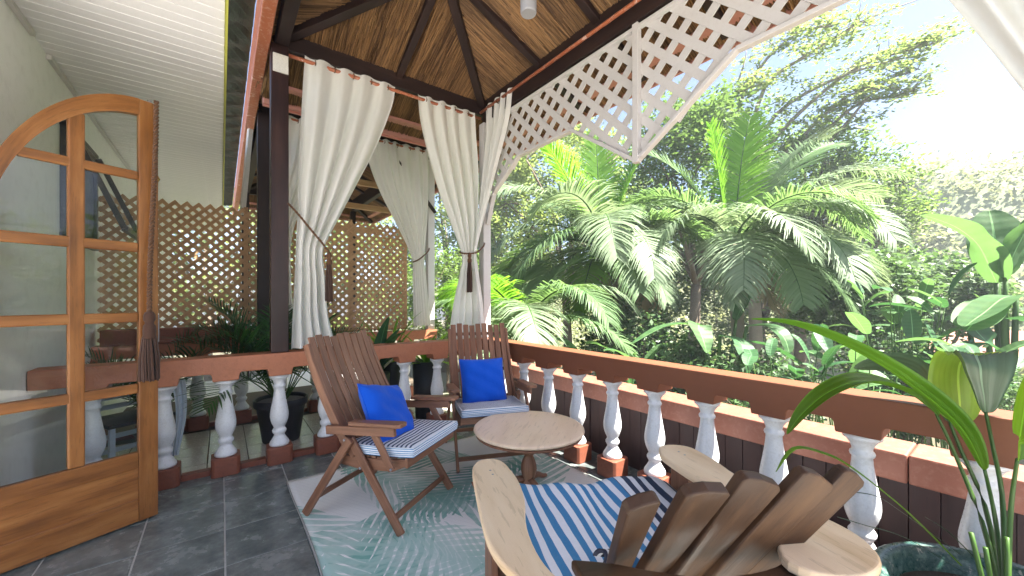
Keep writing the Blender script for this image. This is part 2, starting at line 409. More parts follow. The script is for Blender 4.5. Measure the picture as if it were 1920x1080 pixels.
# ------------------------------------------------------------------ mesh helpers
def link(o, parent=None):
    COL.objects.link(o)
    if parent is not None:
        o.parent = parent
    return o
def empty(name, loc=(0, 0, 0), rz=0.0, label=None, cat=None, group=None):
    o = bpy.data.objects.new(name, None)
    COL.objects.link(o)
    o.location = loc
    o.rotation_euler = (0, 0, rz)
    return tag(o, label, cat, group)
def tag(o, label=None, cat=None, group=None, kind=None):
    if label: o['label'] = label
    if cat: o['category'] = cat
    if group: o['group'] = group
    if kind: o['kind'] = kind
    return o
class MB:
    """collects verts, faces and uvs of ONE object"""
    def __init__(s):
        s.v = []; s.f = []; s.uv = []; s.sm = []
    def add(s, verts, faces, uvs, smooth=False):
        o = len(s.v)
        s.v += [tuple(x) for x in verts]
        for f, u in zip(faces, uvs):
            s.f.append(tuple(i + o for i in f)); s.uv.append(u); s.sm.append(smooth)
        return s
    def hexa(s, c, L, W, H):
        """c: 8 corners, bottom ring 0-3, top ring 4-7; the length runs 0 to 1"""
        fs = [(0, 3, 2, 1), (4, 5, 6, 7), (0, 1, 5, 4), (1, 2, 6, 5), (2, 3, 7, 6), (3, 0, 4, 7)]
        k = random.random() * 3
        uv = {0: (0, 0), 1: (L, 0), 2: (L, W), 3: (0, W)}
        us = []
        for f in fs:
            q = []
            for i in f:
                a, b2 = uv[i % 4]
                q.append((a + k, b2 + (H if i > 3 else 0) + k))
            us.append(q)
        return s.add(c, fs, us)
    def bar(s, p0, p1, w, t, up=(0, 0, 1), w1=None, t1=None):
        p0 = Vector(p0); p1 = Vector(p1)
        d = p1 - p0; L = d.length; d.normalize()
        up = Vector(up)
        side = d.cross(up)
        if side.length < 1e-4:
            side = d.cross(Vector((1, 0, 0)))
        side.normalize()
        up = side.cross(d).normalized()
        w1 = w if w1 is None else w1; t1 = t if t1 is None else t1
        a, b2 = side * (w / 2), up * (t / 2)
        a1, b1 = side * (w1 / 2), up * (t1 / 2)
        c = [p0 - a - b2, p1 - a1 - b1, p1 + a1 - b1, p0 + a - b2, p0 - a + b2, p1 - a1 + b1, p1 + a1 + b1, p0 + a + b2]
        return s.hexa(c, L, w, t)
    def box(s, x0, x1, y0, y1, z0, z1):
        L, W = x1 - x0, y1 - y0
        c = [(x0, y0, z0), (x1, y0, z0), (x1, y1, z0), (x0, y1, z0), (x0, y0, z1), (x1, y0, z1), (x1, y1, z1), (x0, y1, z1)]
        if W > L:   # length along y
            c = [(x1, y0, z0), (x1, y1, z0), (x0, y1, z0), (x0, y0, z0), (x1, y0, z1), (x1, y1, z1), (x0, y1, z1), (x0, y0, z1)]
            L, W = W, L
        if z1 - z0 > L:
            return s.bar(((x0 + x1) / 2, (y0 + y1) / 2, z0), ((x0 + x1) / 2, (y0 + y1) / 2, z1), x1 - x0, y1 - y0, (0, 1, 0))
        return s.hexa(c, L, W, z1 - z0)
    def lathe(s, prof, n=28, c=(0, 0, 0), caps=True):
        vs = []; m = len(prof)
        for r, z in prof:
            for k in range(n):
                a = 2 * math.pi * k / n
                vs.append((c[0] + r * math.cos(a), c[1] + r * math.sin(a), c[2] + z))
        fs = []; us = []
        for i in range(m - 1):
            for k in range(n):
                k2 = (k + 1) % n
                fs.append((i * n + k, i * n + k2, (i + 1) * n + k2, (i + 1) * n + k))
                us.append([(prof[i][1], k / n), (prof[i][1], (k + 1) / n), (prof[i + 1][1], (k + 1) / n), (prof[i + 1][1], k / n)])
        if caps:
            fs.append(tuple(range(n))[::-1]); us.append([(0.3 * vs[i][0], 0.3 * vs[i][1]) for i in range(n)][::-1])
            b2 = (m - 1) * n
            fs.append(tuple(b2 + k for k in range(n))); us.append([(vs[b2 + i][0], vs[b2 + i][1]) for i in range(n)])
        o = len(s.f)
        s.add(vs, fs, us, True)
        if caps:
            s.sm[-1] = s.sm[-2] = False
        return s
    def tube(s, pts, radii, n=8, caps=True):
        pts = [Vector(p) for p in pts]
        if isinstance(radii, (int, float)):
            radii = [radii] * len(pts)
        vs = []; m = len(pts); L = 0; ls = [0]
        ref = Vector((0.13, 0.31, 0.94))
        for i, p in enumerate(pts):
            d = (pts[min(i + 1, m - 1)] - pts[max(i - 1, 0)])
            if d.length < 1e-7: d = Vector((0, 0, 1))
            d.normalize()
            a = d.cross(ref)
            if a.length < 0.05: a = d.cross(Vector((1, 0, 0)))
            a.normalize(); b2 = d.cross(a)
            for k in range(n):
                t = 2 * math.pi * k / n
                vs.append(p + (a * math.cos(t) + b2 * math.sin(t)) * radii[i])
            if i: L += (p - pts[i - 1]).length; ls.append(L)
        fs = []; us = []
        for i in range(m - 1):
            for k in range(n):
                k2 = (k + 1) % n
                fs.append((i * n + k, (i + 1) * n + k, (i + 1) * n + k2, i * n + k2))
                us.append([(ls[i], k / n * .2), (ls[i + 1], k / n * .2), (ls[i + 1], (k + 1) / n * .2), (ls[i], (k + 1) / n * .2)])
        if caps:
            fs.append(tuple(range(n))); us.append([(0, 0)] * n)
            fs.append(tuple((m - 1) * n + k for k in range(n))[::-1]); us.append([(0, 0)] * n)
        return s.add(vs, fs, us, True)
    def prism(s, poly, fn, t0, t1):
        """poly: 2-D outline, fn(a, b, t) maps to 3-D, between thickness t0 and t1"""
        n = len(poly)
        vs = [fn(a, b2, t0) for a, b2 in poly] + [fn(a, b2, t1) for a, b2 in poly]
        fs = [tuple(range(n))[::-1], tuple(range(n, 2 * n))]
        us = [[poly[i] for i in range(n)][::-1], [poly[i] for i in range(n)]]
        for i in range(n):
            j = (i + 1) % n
            fs.append((i, j, n + j, n + i))
            us.append([poly[i], poly[j], (poly[j][0] + .03, poly[j][1] + .05), (poly[i][0] + .03, poly[i][1] + .05)])
        return s.add(vs, fs, us)
    def grid(s, fn, nu, nv, smooth=True):
        vs = []; fs = []; us = []
        for j in range(nv + 1):
            for i in range(nu + 1):
                vs.append(fn(i / nu, j / nv))
        for j in range(nv):
            for i in range(nu):
                a = j * (nu + 1) + i
                fs.append((a, a + 1, a + nu + 2, a + nu + 1))
                us.append([(i / nu, j / nv), ((i + 1) / nu, j / nv), ((i + 1) / nu, (j + 1) / nv), (i / nu, (j + 1) / nv)])
        return s.add(vs, fs, us, smooth)
    def mesh(s, name, mat, bev=0):
        me = bpy.data.meshes.new(name)
        me.from_pydata([tuple(v) for v in s.v], [], s.f)
        uvl = me.uv_layers.new(name='UVMap')
        flat = [c for q in s.uv for p in q for c in (p[0], p[1])]
        uvl.data.foreach_set('uv', flat)
        me.polygons.foreach_set('use_smooth', s.sm)
        if mat: me.materials.append(MATS[mat])
        me.validate()
        me.update()
        return me
    def build(s, name, mat, parent=None, loc=None, bevel=0.0, seg=2):
        o = bpy.data.objects.new(name, s.mesh(name, mat))
        if loc is not None: o.location = loc
        link(o, parent)
        if bevel:
            b = o.modifiers.new('bevel', 'BEVEL')
            b.width = bevel; b.segments = seg; b.limit_method = 'ANGLE'; b.angle_limit = math.radians(40)
        return o
def share(name, me, parent=None, loc=(0, 0, 0), rot=(0, 0, 0), bevel=0):
    o = bpy.data.objects.new(name, me)
    o.location = loc; o.rotation_euler = rot
    link(o, parent)
    if bevel:
        b = o.modifiers.new('bevel', 'BEVEL'); b.width = bevel; b.segments = 2; b.limit_method = 'ANGLE'
    return o
def quads_object(name, V, mat, parent=None, rnd=None, smooth=False):
    """V: (n,4,3) array of quads; rnd: n values kept as a colour attribute"""
    V = np.asarray(V, dtype=np.float32)
    n = len(V)
    me = bpy.data.meshes.new(name)
    me.vertices.add(n * 4)
    me.vertices.foreach_set('co', V.reshape(-1))
    me.loops.add(n * 4)
    me.loops.foreach_set('vertex_index', np.arange(n * 4, dtype=np.int32))
    me.polygons.add(n)
    me.polygons.foreach_set('loop_start', np.arange(0, n * 4, 4, dtype=np.int32))
    me.polygons.foreach_set('loop_total', np.full(n, 4, dtype=np.int32))
    if rnd is not None:
        ca = me.color_attributes.new('rnd', 'FLOAT_COLOR', 'POINT')
        c = np.ones((n * 4, 4), dtype=np.float32)
        c[:, :3] = np.repeat(np.asarray(rnd, dtype=np.float32), 4)[:, None]
        ca.data.foreach_set('color', c.reshape(-1))
    me.materials.append(MATS[mat])
    me.update(calc_edges=True)
    o = bpy.data.objects.new(name, me)
    link(o, parent)
    return o
def smooth01(x):
    x = min(1, max(0, x)); return x * x * (3 - 2 * x)
def catmull(pts, n):
    """smooth curve through pts, n samples"""
    pts = [Vector(p) for p in pts]
    out = []
    m = len(pts) - 1
    for k in range(n):
        t = k / (n - 1) * m
        i = min(int(t), m - 1); f = t - i
        p0 = pts[max(i - 1, 0)]; p1 = pts[i]; p2 = pts[i + 1]; p3 = pts[min(i + 2, m)]
        out.append(0.5 * ((2 * p1) + (p2 - p0) * f + (2 * p0 - 5 * p1 + 4 * p2 - p3) * f * f + (3 * p1 - p0 - 3 * p2 + p3) * f ** 3))
    return out
# ------------------------------------------------------------------ floors
X_WALL = -1.02
fl = MB().box(X_WALL - 0.1, 2.82, -1.6, 4.05, -0.22, -0.005).build('floor', 'grout')
tag(fl, 'dark slate tiled veranda floor', None, kind='structure')
TW, TD = 0.405, 0.413
def tile_mesh(w, d, t, mat, e=0.004):
    m = MB()
    x0, x1, y0, y1 = -w / 2, w / 2, -d / 2, d / 2
    vs = [(x0, y0, -t), (x1, y0, -t), (x1, y1, -t), (x0, y1, -t), (x0, y0, -e / 2), (x1, y0, -e / 2), (x1, y1, -e / 2), (x0, y1, -e / 2),
          (x0 + e, y0 + e, 0), (x1 - e, y0 + e, 0), (x1 - e, y1 - e, 0), (x0 + e, y1 - e, 0)]
    fs = [(8, 9, 10, 11)] + [(i, (i + 1) % 4, 4 + (i + 1) % 4, 4 + i) for i in range(4)] + [(4 + i, 4 + (i + 1) % 4, 8 + (i + 1) % 4, 8 + i) for i in range(4)]
    m.add(vs, fs, [[(vs[i][0], vs[i][1]) for i in f] for f in fs])
    return m.mesh('tile', mat)
tm = tile_mesh(TW - 0.009, TD - 0.009, 0.02, 'slate_tile')
tm2 = tile_mesh(TW - 0.009, 0.175, 0.02, 'slate_tile')
for i in range(-3, 7):
    xc = 0.017 + (i + 0.5) * TW
    if xc + TW / 2 > 2.86: continue
    for j in range(0, 11):
        yc = 3.85 - (j + 0.5) * TD
        if yc < -0.6: continue
        share('tile', tm, fl, (xc, yc, random.uniform(-0.0006, 0.0006)), (random.uniform(-.001, .001), random.uniform(-.001, .001), 0))
    share('tile', tm2, fl, (xc, 3.85 + 0.0925, 0))
tf = MB().box(X_WALL - 0.1, 2.82, 4.06, 7.3, -0.25, -0.018).build('terrace_floor', 'grout_brown')
tag(tf, 'cream tiled terrace floor beyond the orange balustrade', None, kind='structure')
ctm = tile_mesh(0.292, 0.262, 0.02, 'cream_tile')
for i in range(-4, 10):
    for j in range(5):
        share('tile', ctm, tf, (-0.1 + (i + 0.5) * 0.30, 4.20 + (j + 0.0) * 0.27 + 0.04, -0.012))

# ------------------------------------------------------------------ white wall, ceiling boards
w = MB()
w.box(X_WALL - 0.15, X_WALL, 3.24, 13.2, -0.2, 3.45)
w.box(X_WALL - 0.15, X_WALL, 2.1, 2.38, -0.2, 3.45)
w.box(X_WALL - 0.15, X_WALL, 2.38, 3.24, 2.82, 3.45)
wall = w.build('wall', 'white_wall')
tag(wall, 'white plastered house wall behind the arched glass door', 'wall', kind='thing')
ceil = MB().box(X_WALL, 0.018, 1.7, 13.2, 3.262, 3.40).build('ceiling', 'ceiling_white')
tag(ceil, 'glossy white boarded soffit ceiling over the house side', None, kind='structure')
pm = MB().box(-0.519, 0.519, -0.0475, 0.0475, -0.012, 0.012).mesh('plank', 'ceiling_white')
for k in range(115):
    share('plank', pm, ceil, (-0.501, 1.75 + k * 0.1, 3.248 + random.uniform(-.0008, .0008)), (random.uniform(-.004, .004), random.uniform(-.001, .001), 0), 0.003)
for (y0, y1, z) in ((2.3, 3.98, 3.20), (4.28, 13.0, 3.195)):
    MB().box(X_WALL + 0.003, X_WALL + 0.028, y0, y1, z, z + 0.034).build('trim', 'white_lattice', ceil)
MB().box(0.020, 0.034, 2.3, 13.2, 3.215, 3.39).build('edge_strip', 'yellow_trim', ceil)
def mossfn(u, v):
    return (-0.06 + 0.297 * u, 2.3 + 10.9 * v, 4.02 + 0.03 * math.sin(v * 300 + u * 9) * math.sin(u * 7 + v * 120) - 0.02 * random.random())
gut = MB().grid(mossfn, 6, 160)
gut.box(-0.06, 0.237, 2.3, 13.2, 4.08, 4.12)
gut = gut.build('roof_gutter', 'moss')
tag(gut, 'dark mossy gutter between the white ceiling and the rust red beam', 'gutter')
rb = MB().box(0.24, 0.335, -1.6, 13.2, 3.63, 3.98).build('valley_beam', 'rust_beam', bevel=0.008)
tag(rb, 'long rust red beam with peeling paint beside the mossy gutter', 'beam', kind='thing')

pt = MB()  # unseen pale paving, added to bounce sunlight up under the roofs
pt.box(-9.0, 2.82, -9.0, -1.62, -0.16, -0.004); pt.box(-9.0, X_WALL - 0.16, -1.62, 3.2, -0.16, -0.004)
pt = pt.build('bounce_paving', 'bounce_stone')
tag(pt, 'pale paving out of view, added to bounce light into the veranda', None, kind='structure')
# awning window on the wall, seen through the door panes
aw = empty('awning_window', (X_WALL, 4.6, 1.95), 0, 'dark framed window propped open on the white wall', 'window')
f = MB()
for a, b2 in (((0.02, 0, 0), (0.02, 0, 0.9)), ((0.02, 0.95, 0), (0.02, 0.95, 0.9))):
    f.bar(a, b2, 0.05, 0.035, (1, 0, 0))
f.bar((0.02, -0.025, 0.9), (0.02, 0.975, 0.9), 0.04, 0.05); f.bar((0.02, -0.025, 0), (0.02, 0.975, 0), 0.04, 0.05)
f.build('frame', 'black_frame', aw)
MB().box(0.004, 0.012, 0.02, 0.93, 0.03, 0.87).build('pane', 'black_frame', aw)  # dark sheet in the open frame, standing in for the unlit opening
s = MB()
for y in (0.03, 0.92):
    s.bar((0.05, y, 0.88), (0.36, y, 0.10), 0.04, 0.03, (0, 1, 0))
s.bar((0.36, 0.03, 0.10), (0.36, 0.92, 0.10), 0.04, 0.04)
sash = s.build('sash', 'black_frame', aw)
g = MB(); g.add([(0.055, 0.05, 0.86), (0.355, 0.05, 0.11), (0.355, 0.9, 0.11), (0.055, 0.9, 0.86)], [(0, 1, 2, 3)], [[(0, 0), (1, 0), (1, 1), (0, 1)]])
g.build('sash_pane', 'pane_glass', sash)

# ------------------------------------------------------------------ balustrades
BAL = [(0.074, 0), (0.078, 0.012), (0.074, 0.03), (0.058, 0.055), (0.045, 0.078), (0.040, 0.092), (0.047, 0.103), (0.055, 0.118), (0.056, 0.130), (0.049, 0.142), (0.042, 0.152),
       (0.048, 0.168), (0.060, 0.195), (0.069, 0.225), (0.073, 0.255), (0.072, 0.285), (0.066, 0.325), (0.057, 0.375), (0.049, 0.425), (0.043, 0.475), (0.041, 0.505),
       (0.048, 0.513), (0.051, 0.523), (0.048, 0.533), (0.041, 0.540), (0.042, 0.552), (0.050, 0.572), (0.062, 0.590), (0.074, 0.600), (0.078, 0.603), (0.078, 0.625)]
bal_me = MB().lathe(BAL, 32).mesh('baluster', 'white_gloss')
def plinth_mesh():
    m = MB(); r = 0.098
    pts = [(-r, -r + .022), (-r + .022, -r), (r - .022, -r), (r, -r + .022), (r, r - .022), (r - .022, r), (-r + .022, r), (-r, r - .022)]
    m.prism(pts, lambda a, b2, t: (a, b2, t), 0, 0.148)
    return m.mesh('plinth', 'terracotta_dark')
pl_me = plinth_mesh()
def rail_poly(a0, a1, centres, zt=0.975, zb=0.778, zn=0.842, hw=0.09):
    pts = [(a0, zt), (a0, zn)]
    for c in sorted(centres):
        l, r = c - hw, c + hw
        for k in range(5):
            a = k / 4 * math.pi / 2
            pts.append((l - 0.018 * (1 - math.sin(a)), zb + 0.03 + (zn - zb - 0.03) * (math.cos(a))))
        pts += [(l + 0.004, zb), (r - 0.004, zb)]
        for k in range(4, -1, -1):
            a = k / 4 * math.pi / 2
            pts.append((r + 0.018 * (1 - math.sin(a)), zb + 0.03 + (zn - zb - 0.03) * (math.cos(a))))
    pts += [(a1, zn), (a1, zt)]
    return pts
def balustrade(label, axis, a0, a1, pos, half, centres, kerb=True, mat='terracotta'):
    root = empty('balustrade', (0, 0, 0), 0, label, 'balustrade')
    poly = rail_poly(a0, a1, centres)
    if axis == 'x':
        fn = lambda a, b2, t: (a, t, b2)
    else:
        fn = lambda a, b2, t: (t, a, b2)
    MB().prism(poly, fn, pos - half, pos + half).build('rail', mat, root, bevel=0.006)
    for c in centres:
        loc = (c, pos, 0.150) if axis == 'x' else (pos, c, 0.150)
        b2 = share('baluster', bal_me, root, loc, (0, 0, random.uniform(0, 6)))
        p = share('plinth', pl_me, root, (loc[0], loc[1], 0.001), bevel=0.006)
    if kerb:
        cs = sorted(centres)
        for p, q in zip(cs[:-1], cs[1:]):
            m = MB()
            if axis == 'x': m.box(p + 0.1, q - 0.1, pos + 0.0, pos + 0.075, -0.004, 0.045)
            else: m.box(pos - 0.03, pos + 0.03, p + 0.1, q - 0.1, -0.004, 0.02)
            m.build('kerb', 'terracotta_dark', root, bevel=0.004)
    return root
left_c = [0.03 + 0.385 * k for k in range(-2, 7)]
right_c = [3.22 - 0.389 * k for k in range(-1, 12)]
balustrade('orange topped balustrade with white turned balusters behind the two folding chairs', 'x', X_WALL + 0.004, 2.478, 4.015, 0.095, left_c)
balustrade('long brown topped balustrade facing the palm garden', 'y', -1.6, 4.11, 2.58, 0.098, right_c, False, 'rail_brown')
far_c = [-0.21 + 0.40 * k for k in range(-2, 7)]
balustrade('far balustrade below the brown lattice screen', 'x', X_WALL + 0.004, 2.66, 5.56, 0.095, far_c, True)

# outer planter ledge with dark boards below it
led = empty('planter_ledge', (2.9, 1.2, 0), 0, 'pinkish brown outer ledge over dark vertical boards outside the balustrade', 'ledge')
for (y0, y1, dx) in ((-1.6, 0.36, 0.0), (0.363, 2.2, 0.006), (2.203, 4.2, 0.0)):
    MB().box(2.79 - 2.9 - dx, 3.07 - 2.9, y0 - 1.2, y1 - 1.2, 0.505, 0.655).build('capping', 'ledge_paint', led, bevel=0.01)
bm_ = MB().box(-0.012, 0.012, -0.0545, 0.0545, 0.0, 0.504).mesh('board', 'panel_wood')
for k in range(50):
    share('board', bm_, led, (2.835 - 2.9 + random.uniform(-.004, .004), -1.5 - 1.2 + k * 0.113, -0.004), (0, 0, random.uniform(-.04, .04)))
MB().box(2.86 - 2.9, 3.05 - 2.9, -1.6 - 1.2, 4.2 - 1.2, -0.2, 0.50).build('core', 'panel_wood', led)

# ------------------------------------------------------------------ thatched pavilions
X0, X1, XR, ZR, SL = 0.43, 2.60, 1.51, 4.32, 0.405
def pavilion(Y0, Y1, label, full=True):
    root = empty('thatched_pavilion', ((X0 + X1) / 2, (Y0 + Y1) / 2, 0), 0, label, 'pavilion')
    off = Vector(root.location)
    def put(m, name, mat, bevel=0.0):
        o = m.build(name, mat, root, bevel=bevel); o.location = -off; return o
    ra, rb2 = Y0 + 1.09, Y1 - 1.09            # ridge ends
    OV = 0.70
    # reeds, plane by plane: start point, downslope direction in plan
    Q = []; R = []
    def reeds(line, length, dirv, n, lo):
        """line(s) gives the top start distance and the base point on the ridge side"""
        for k in range(n):
            s = random.random()
            base, d0 = line(s)
            dmax = length(s)
            if d0 >= dmax - 0.05: continue
            a = d0 + random.random() * (dmax - d0) - 0.15
            L = random.uniform(0.3, 0.75)
            a2 = min(a + L, dmax); a = max(a, d0)
            if a2 - a < 0.05: continue
            side = Vector((-dirv.y, dirv.x, 0))
            j = random.gauss(0, 0.025)
            lo_ = lo * random.random()
            z = lambda d: ZR - SL * d - lo_
            p = base + dirv * a; q = base + dirv * a2 + side * (j * (a2 - a) * 2)
            p.z = z(a) ; q.z = z(a2) + random.uniform(-.012, .004)
            w_ = random.uniform(0.0022, 0.005)
            mid = Vector((0, 0, -w_ * 0.9))
            Q.append((p - side * w_, q - side * w_, q + mid, p + mid)); Q.append((p + mid, q + mid, q + side * w_, p + side * w_))
            v = min(1, max(0, random.gauss(0.42 + 0.16 * math.sin(s * 60), 0.30)))
            R.append(v); R.append(v * 0.85)
    W = X1 + OV - (X0 - 0.08)
    for (ry, dy, vis) in ((rb2, 1, 1.0), (ra, -1, 0.45)):
        def line(s, ry=ry):
            x = X0 - 0.08 + s * W
            return Vector((x, ry, 0)), abs(x - XR)
        reeds(line, lambda s: 1.09 + OV, Vector((0, dy, 0)), int(14000 * vis) if full else 3500, 0.055)
    Lr = Y1 - Y0 + 2 * OV
    def line(s):
        y = Y0 - OV + s * Lr
        return Vector((XR, y, 0)), max(0, y - rb2, ra - y)
    reeds(line, lambda s: 1.09 + OV, Vector((1, 0, 0)), 19000 if full else 5000, 0.055)
    reeds(line, lambda s: 1.09 + 0.08, Vector((-1, 0, 0)), 6500 if full else 2500, 0.055)
    th = quads_object('thatch', np.array([[list(v) for v in q] for q in Q]), 'reed', root, R)
    th.location = -off
    th['kind'] = 'stuff'
    # backing under the tiles
    def zz(d): return ZR - SL * d
    E = 1.09 + OV + 0.02; EL = 1.09 + 0.09
    def shell(dz):
        return [(XR, ra, zz(0) + dz), (XR, rb2, zz(0) + dz), (XR + E, Y0 - OV - .02, zz(E) + dz), (XR + E, Y1 + OV + .02, zz(E) + dz),
                (XR - EL, rb2 + EL, zz(EL) + dz), (XR - EL, ra - EL, zz(EL) + dz), (XR - EL, Y1 + OV + .02, zz(E) + dz), (XR - EL, Y0 - OV - .02, zz(E) + dz)]
    sfaces = [(0, 2, 3, 1), (1, 3, 6, 4), (0, 1, 4, 5), (0, 5, 7, 2)]
    m = MB()
    for dz in (0.012, 0.11):
        vs = shell(dz); m.add(vs, sfaces, [[(vs[i][0], vs[i][1]) for i in fc] for fc in sfaces])
    put(m, 'roof_deck', 'tile_roof')
    # fascia boards, hung at the eaves
    ze = zz(1.09 + OV)
    put(MB().bar((X0 - 0.08, Y1 + OV + 0.035, ze + 0.0), (X1 + OV + 0.06, Y1 + OV + 0.035, ze + 0.0), 0.03, 0.20), 'fascia', 'red_fascia', 0.004)
    put(MB().bar((X1 + OV + 0.035, Y0 - OV, ze), (X1 + OV + 0.035, Y1 + OV + 0.018, ze), 0.03, 0.20), 'fascia', 'red_fascia', 0.004)
    put(MB().bar((X0 - 0.08, Y0 - OV - 0.035, ze), (X1 + OV + 0.06, Y0 - OV - 0.035, ze), 0.03, 0.20), 'fascia', 'red_fascia', 0.004)
    # soffit battens just inside the eaves
    for d in (1.09 + OV - 0.16,):
        put(MB().bar((X0, rb2 + d, zz(d) - 0.055), (XR + d, rb2 + d, zz(d) - 0.055), 0.13, 0.03), 'batten', 'red_fascia')
        put(MB().bar((XR + d, Y0 - OV + .1, zz(d) - 0.055), (XR + d, rb2 + d - 0.07, zz(d) - 0.055), 0.13, 0.03), 'batten', 'red_fascia')
    # plates
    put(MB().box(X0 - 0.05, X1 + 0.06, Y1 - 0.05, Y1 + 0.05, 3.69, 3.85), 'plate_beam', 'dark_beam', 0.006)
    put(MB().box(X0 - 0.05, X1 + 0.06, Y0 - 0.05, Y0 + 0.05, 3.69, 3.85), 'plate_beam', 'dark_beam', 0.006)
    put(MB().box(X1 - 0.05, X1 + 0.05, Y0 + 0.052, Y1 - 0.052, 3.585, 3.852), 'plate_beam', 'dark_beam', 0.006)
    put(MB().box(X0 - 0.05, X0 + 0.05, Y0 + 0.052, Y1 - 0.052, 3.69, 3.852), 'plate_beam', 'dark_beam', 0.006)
    # hips, rafters, ridge
    def raf(p, q, w_=0.075, t_=0.10, nm='rafter'):
        put(MB().bar(p, q, w_, t_), nm, 'dark_beam', 0.005)
    lo = 0.075
    for (ry, sy) in ((rb2, 1), (ra, -1)):
        for sx, ex in ((1, 1.09 + OV - .05), (-1, 1.12)):
            raf((XR + sx * .03, ry + sy * .03, zz(0) - lo), (XR + sx * ex, ry + sy * ex, zz(ex) - lo), 0.085, 0.11, 'hip_rafter')
        raf((XR, ry + sy * .04, zz(0) - lo + .01), (XR, ry + sy * 1.72, zz(1.72) - lo + .01), 0.07, 0.09)
    n = max(2, int(round((rb2 - ra) / 0.72)))
    for k in range(n + 1):
        y = ra + (rb2 - ra) * k / n
        raf((XR + .04, y, zz(0) - lo + .012), (XR + 1.72, y, zz(1.72) - lo + .012), 0.07, 0.09)
        raf((XR - .04, y, zz(0) - lo + .012), (XR - 1.12, y, zz(1.12) - lo + .012), 0.07, 0.09)
    for d in (0.37, 0.74):                       # jack rafters on the back slope
        for sx in (-1, 1):
            pass
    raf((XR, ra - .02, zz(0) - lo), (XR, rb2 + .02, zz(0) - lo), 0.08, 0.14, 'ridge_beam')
    return root, put
pav, put = pavilion(-0.42, 4.05, 'thatched pavilion roof on dark beams over the seating area')
put(MB().box(0.345, 0.480, 3.945, 4.08, 0.977, 3.688), 'post', 'post_wood', 0.006)
put(MB().box(2.53, 2.635, 3.935, 4.04, 0.977, 3.583), 'corner_post', 'white_lattice', 0.006)
put(MB().box(2.53, 2.635, -0.47, -0.365, 0.977, 3.583), 'corner_post', 'white_lattice', 0.006)
put(MB().box(0.345, 0.480, -0.49, -0.355, 0.0, 3.688), 'post', 'post_wood', 0.006)
pav2, put2 = pavilion(5.60, 10.0, 'neighbouring thatched pavilion roof behind the lattice screen', False)
put2(MB().box(0.345, 0.475, 5.50, 5.63, 0.977, 3.688), 'post', 'dark_beam', 0.006)
put2(MB().box(2.53, 2.64, 5.50, 5.61, 0.977, 3.583), 'corner_post', 'white_lattice', 0.006)
put2(MB().bar((1.86, 5.50, 3.66), (2.64, 5.485, 2.77), 0.03, 0.09, (0, 1, 0)), 'brace', 'dark_beam', 0.004)
put2(MB().bar((0.48, 5.52, 2.75), (1.05, 5.52, 3.60), 0.03, 0.09, (0, 1, 0)), 'brace', 'dark_beam', 0.004)
put2(MB().box(0.345, 0.475, 9.9, 10.03, -2.5, 3.688), 'post', 'dark_beam')
put2(MB().box(2.53, 2.64, 9.9, 10.03, -2.5, 3.583), 'post', 'dark_beam')
for (z, y) in ((3.02, 7.0), (2.72, 7.6), (3.3, 6.5)):
    put2(MB().box(0.48, 2.5, y, y + 0.06, z, z + 0.09), 'tie_beam', 'lattice_wood')
put2(MB().bar((0.22, 6.2, 2.55), (0.30, 6.0, 3.66), 0.05, 0.05), 'strut', 'white_lattice')

# switch box on the dark post
sw = MB().box(-0.06, 0.058, -0.014, 0.0, -0.08, 0.08)
sw = sw.build('switch_box', 'tag_white', None, (0.418, 3.943, 3.515), bevel=0.003)
tag(sw, 'small white square plate at the top of the dark post', 'plate')

# ------------------------------------------------------------------ lattice: clipped diagonal slats
def clip(poly, p, d):
    """parameter intervals of the line p + t d inside the polygon"""
    ts = []
    n = len(poly)
    for i in range(n):
        a, b2 = poly[i], poly[(i + 1) % n]
        ex, ey = b2[0] - a[0], b2[1] - a[1]
        det = d[0] * (-ey) + ex * d[1]
        if abs(det) < 1e-9: continue
        rx, ry = a[0] - p[0], a[1] - p[1]
        t = (rx * (-ey) + ex * ry) / det
        s = (d[0] * ry - d[1] * rx) / det
        if 0 <= s < 1: ts.append(t)
    ts.sort()
    return list(zip(ts[::2], ts[1::2]))
def lattice(poly, spacing, width, thick, place, mat, root, angle=math.radians(45), minlen=0.03, off=-1):
    xs = [p[0] for p in poly]; ys = [p[1] for p in poly]
    cx, cy = (min(xs) + max(xs)) / 2, (min(ys) + max(ys)) / 2
    R_ = math.hypot(max(xs) - min(xs), max(ys) - min(ys)) / 2
    for fam, a in enumerate((angle, -angle)):
        d = (math.cos(a), math.sin(a)); nrm = (-d[1], d[0])
        k = int(R_ / spacing) + 1
        for i in range(-k, k + 1):
            p = (cx + nrm[0] * (i + .37) * spacing, cy + nrm[1] * (i + .37) * spacing)
            for t0, t1 in clip(poly, p, d):
                if t1 - t0 < minlen: continue
                A = (p[0] + d[0] * t0, p[1] + d[1] * t0); B2 = (p[0] + d[0] * t1, p[1] + d[1] * t1)
                m = MB()
                t_ = (fam + 0.5) * thick * 1.02
                m.bar(place(A[0], A[1], t_), place(B2[0], B2[1], t_), width, thick, Vector(place(0, 0, 1)) - Vector(place(0, 0, 0)))
                m.build('slat', mat, root)
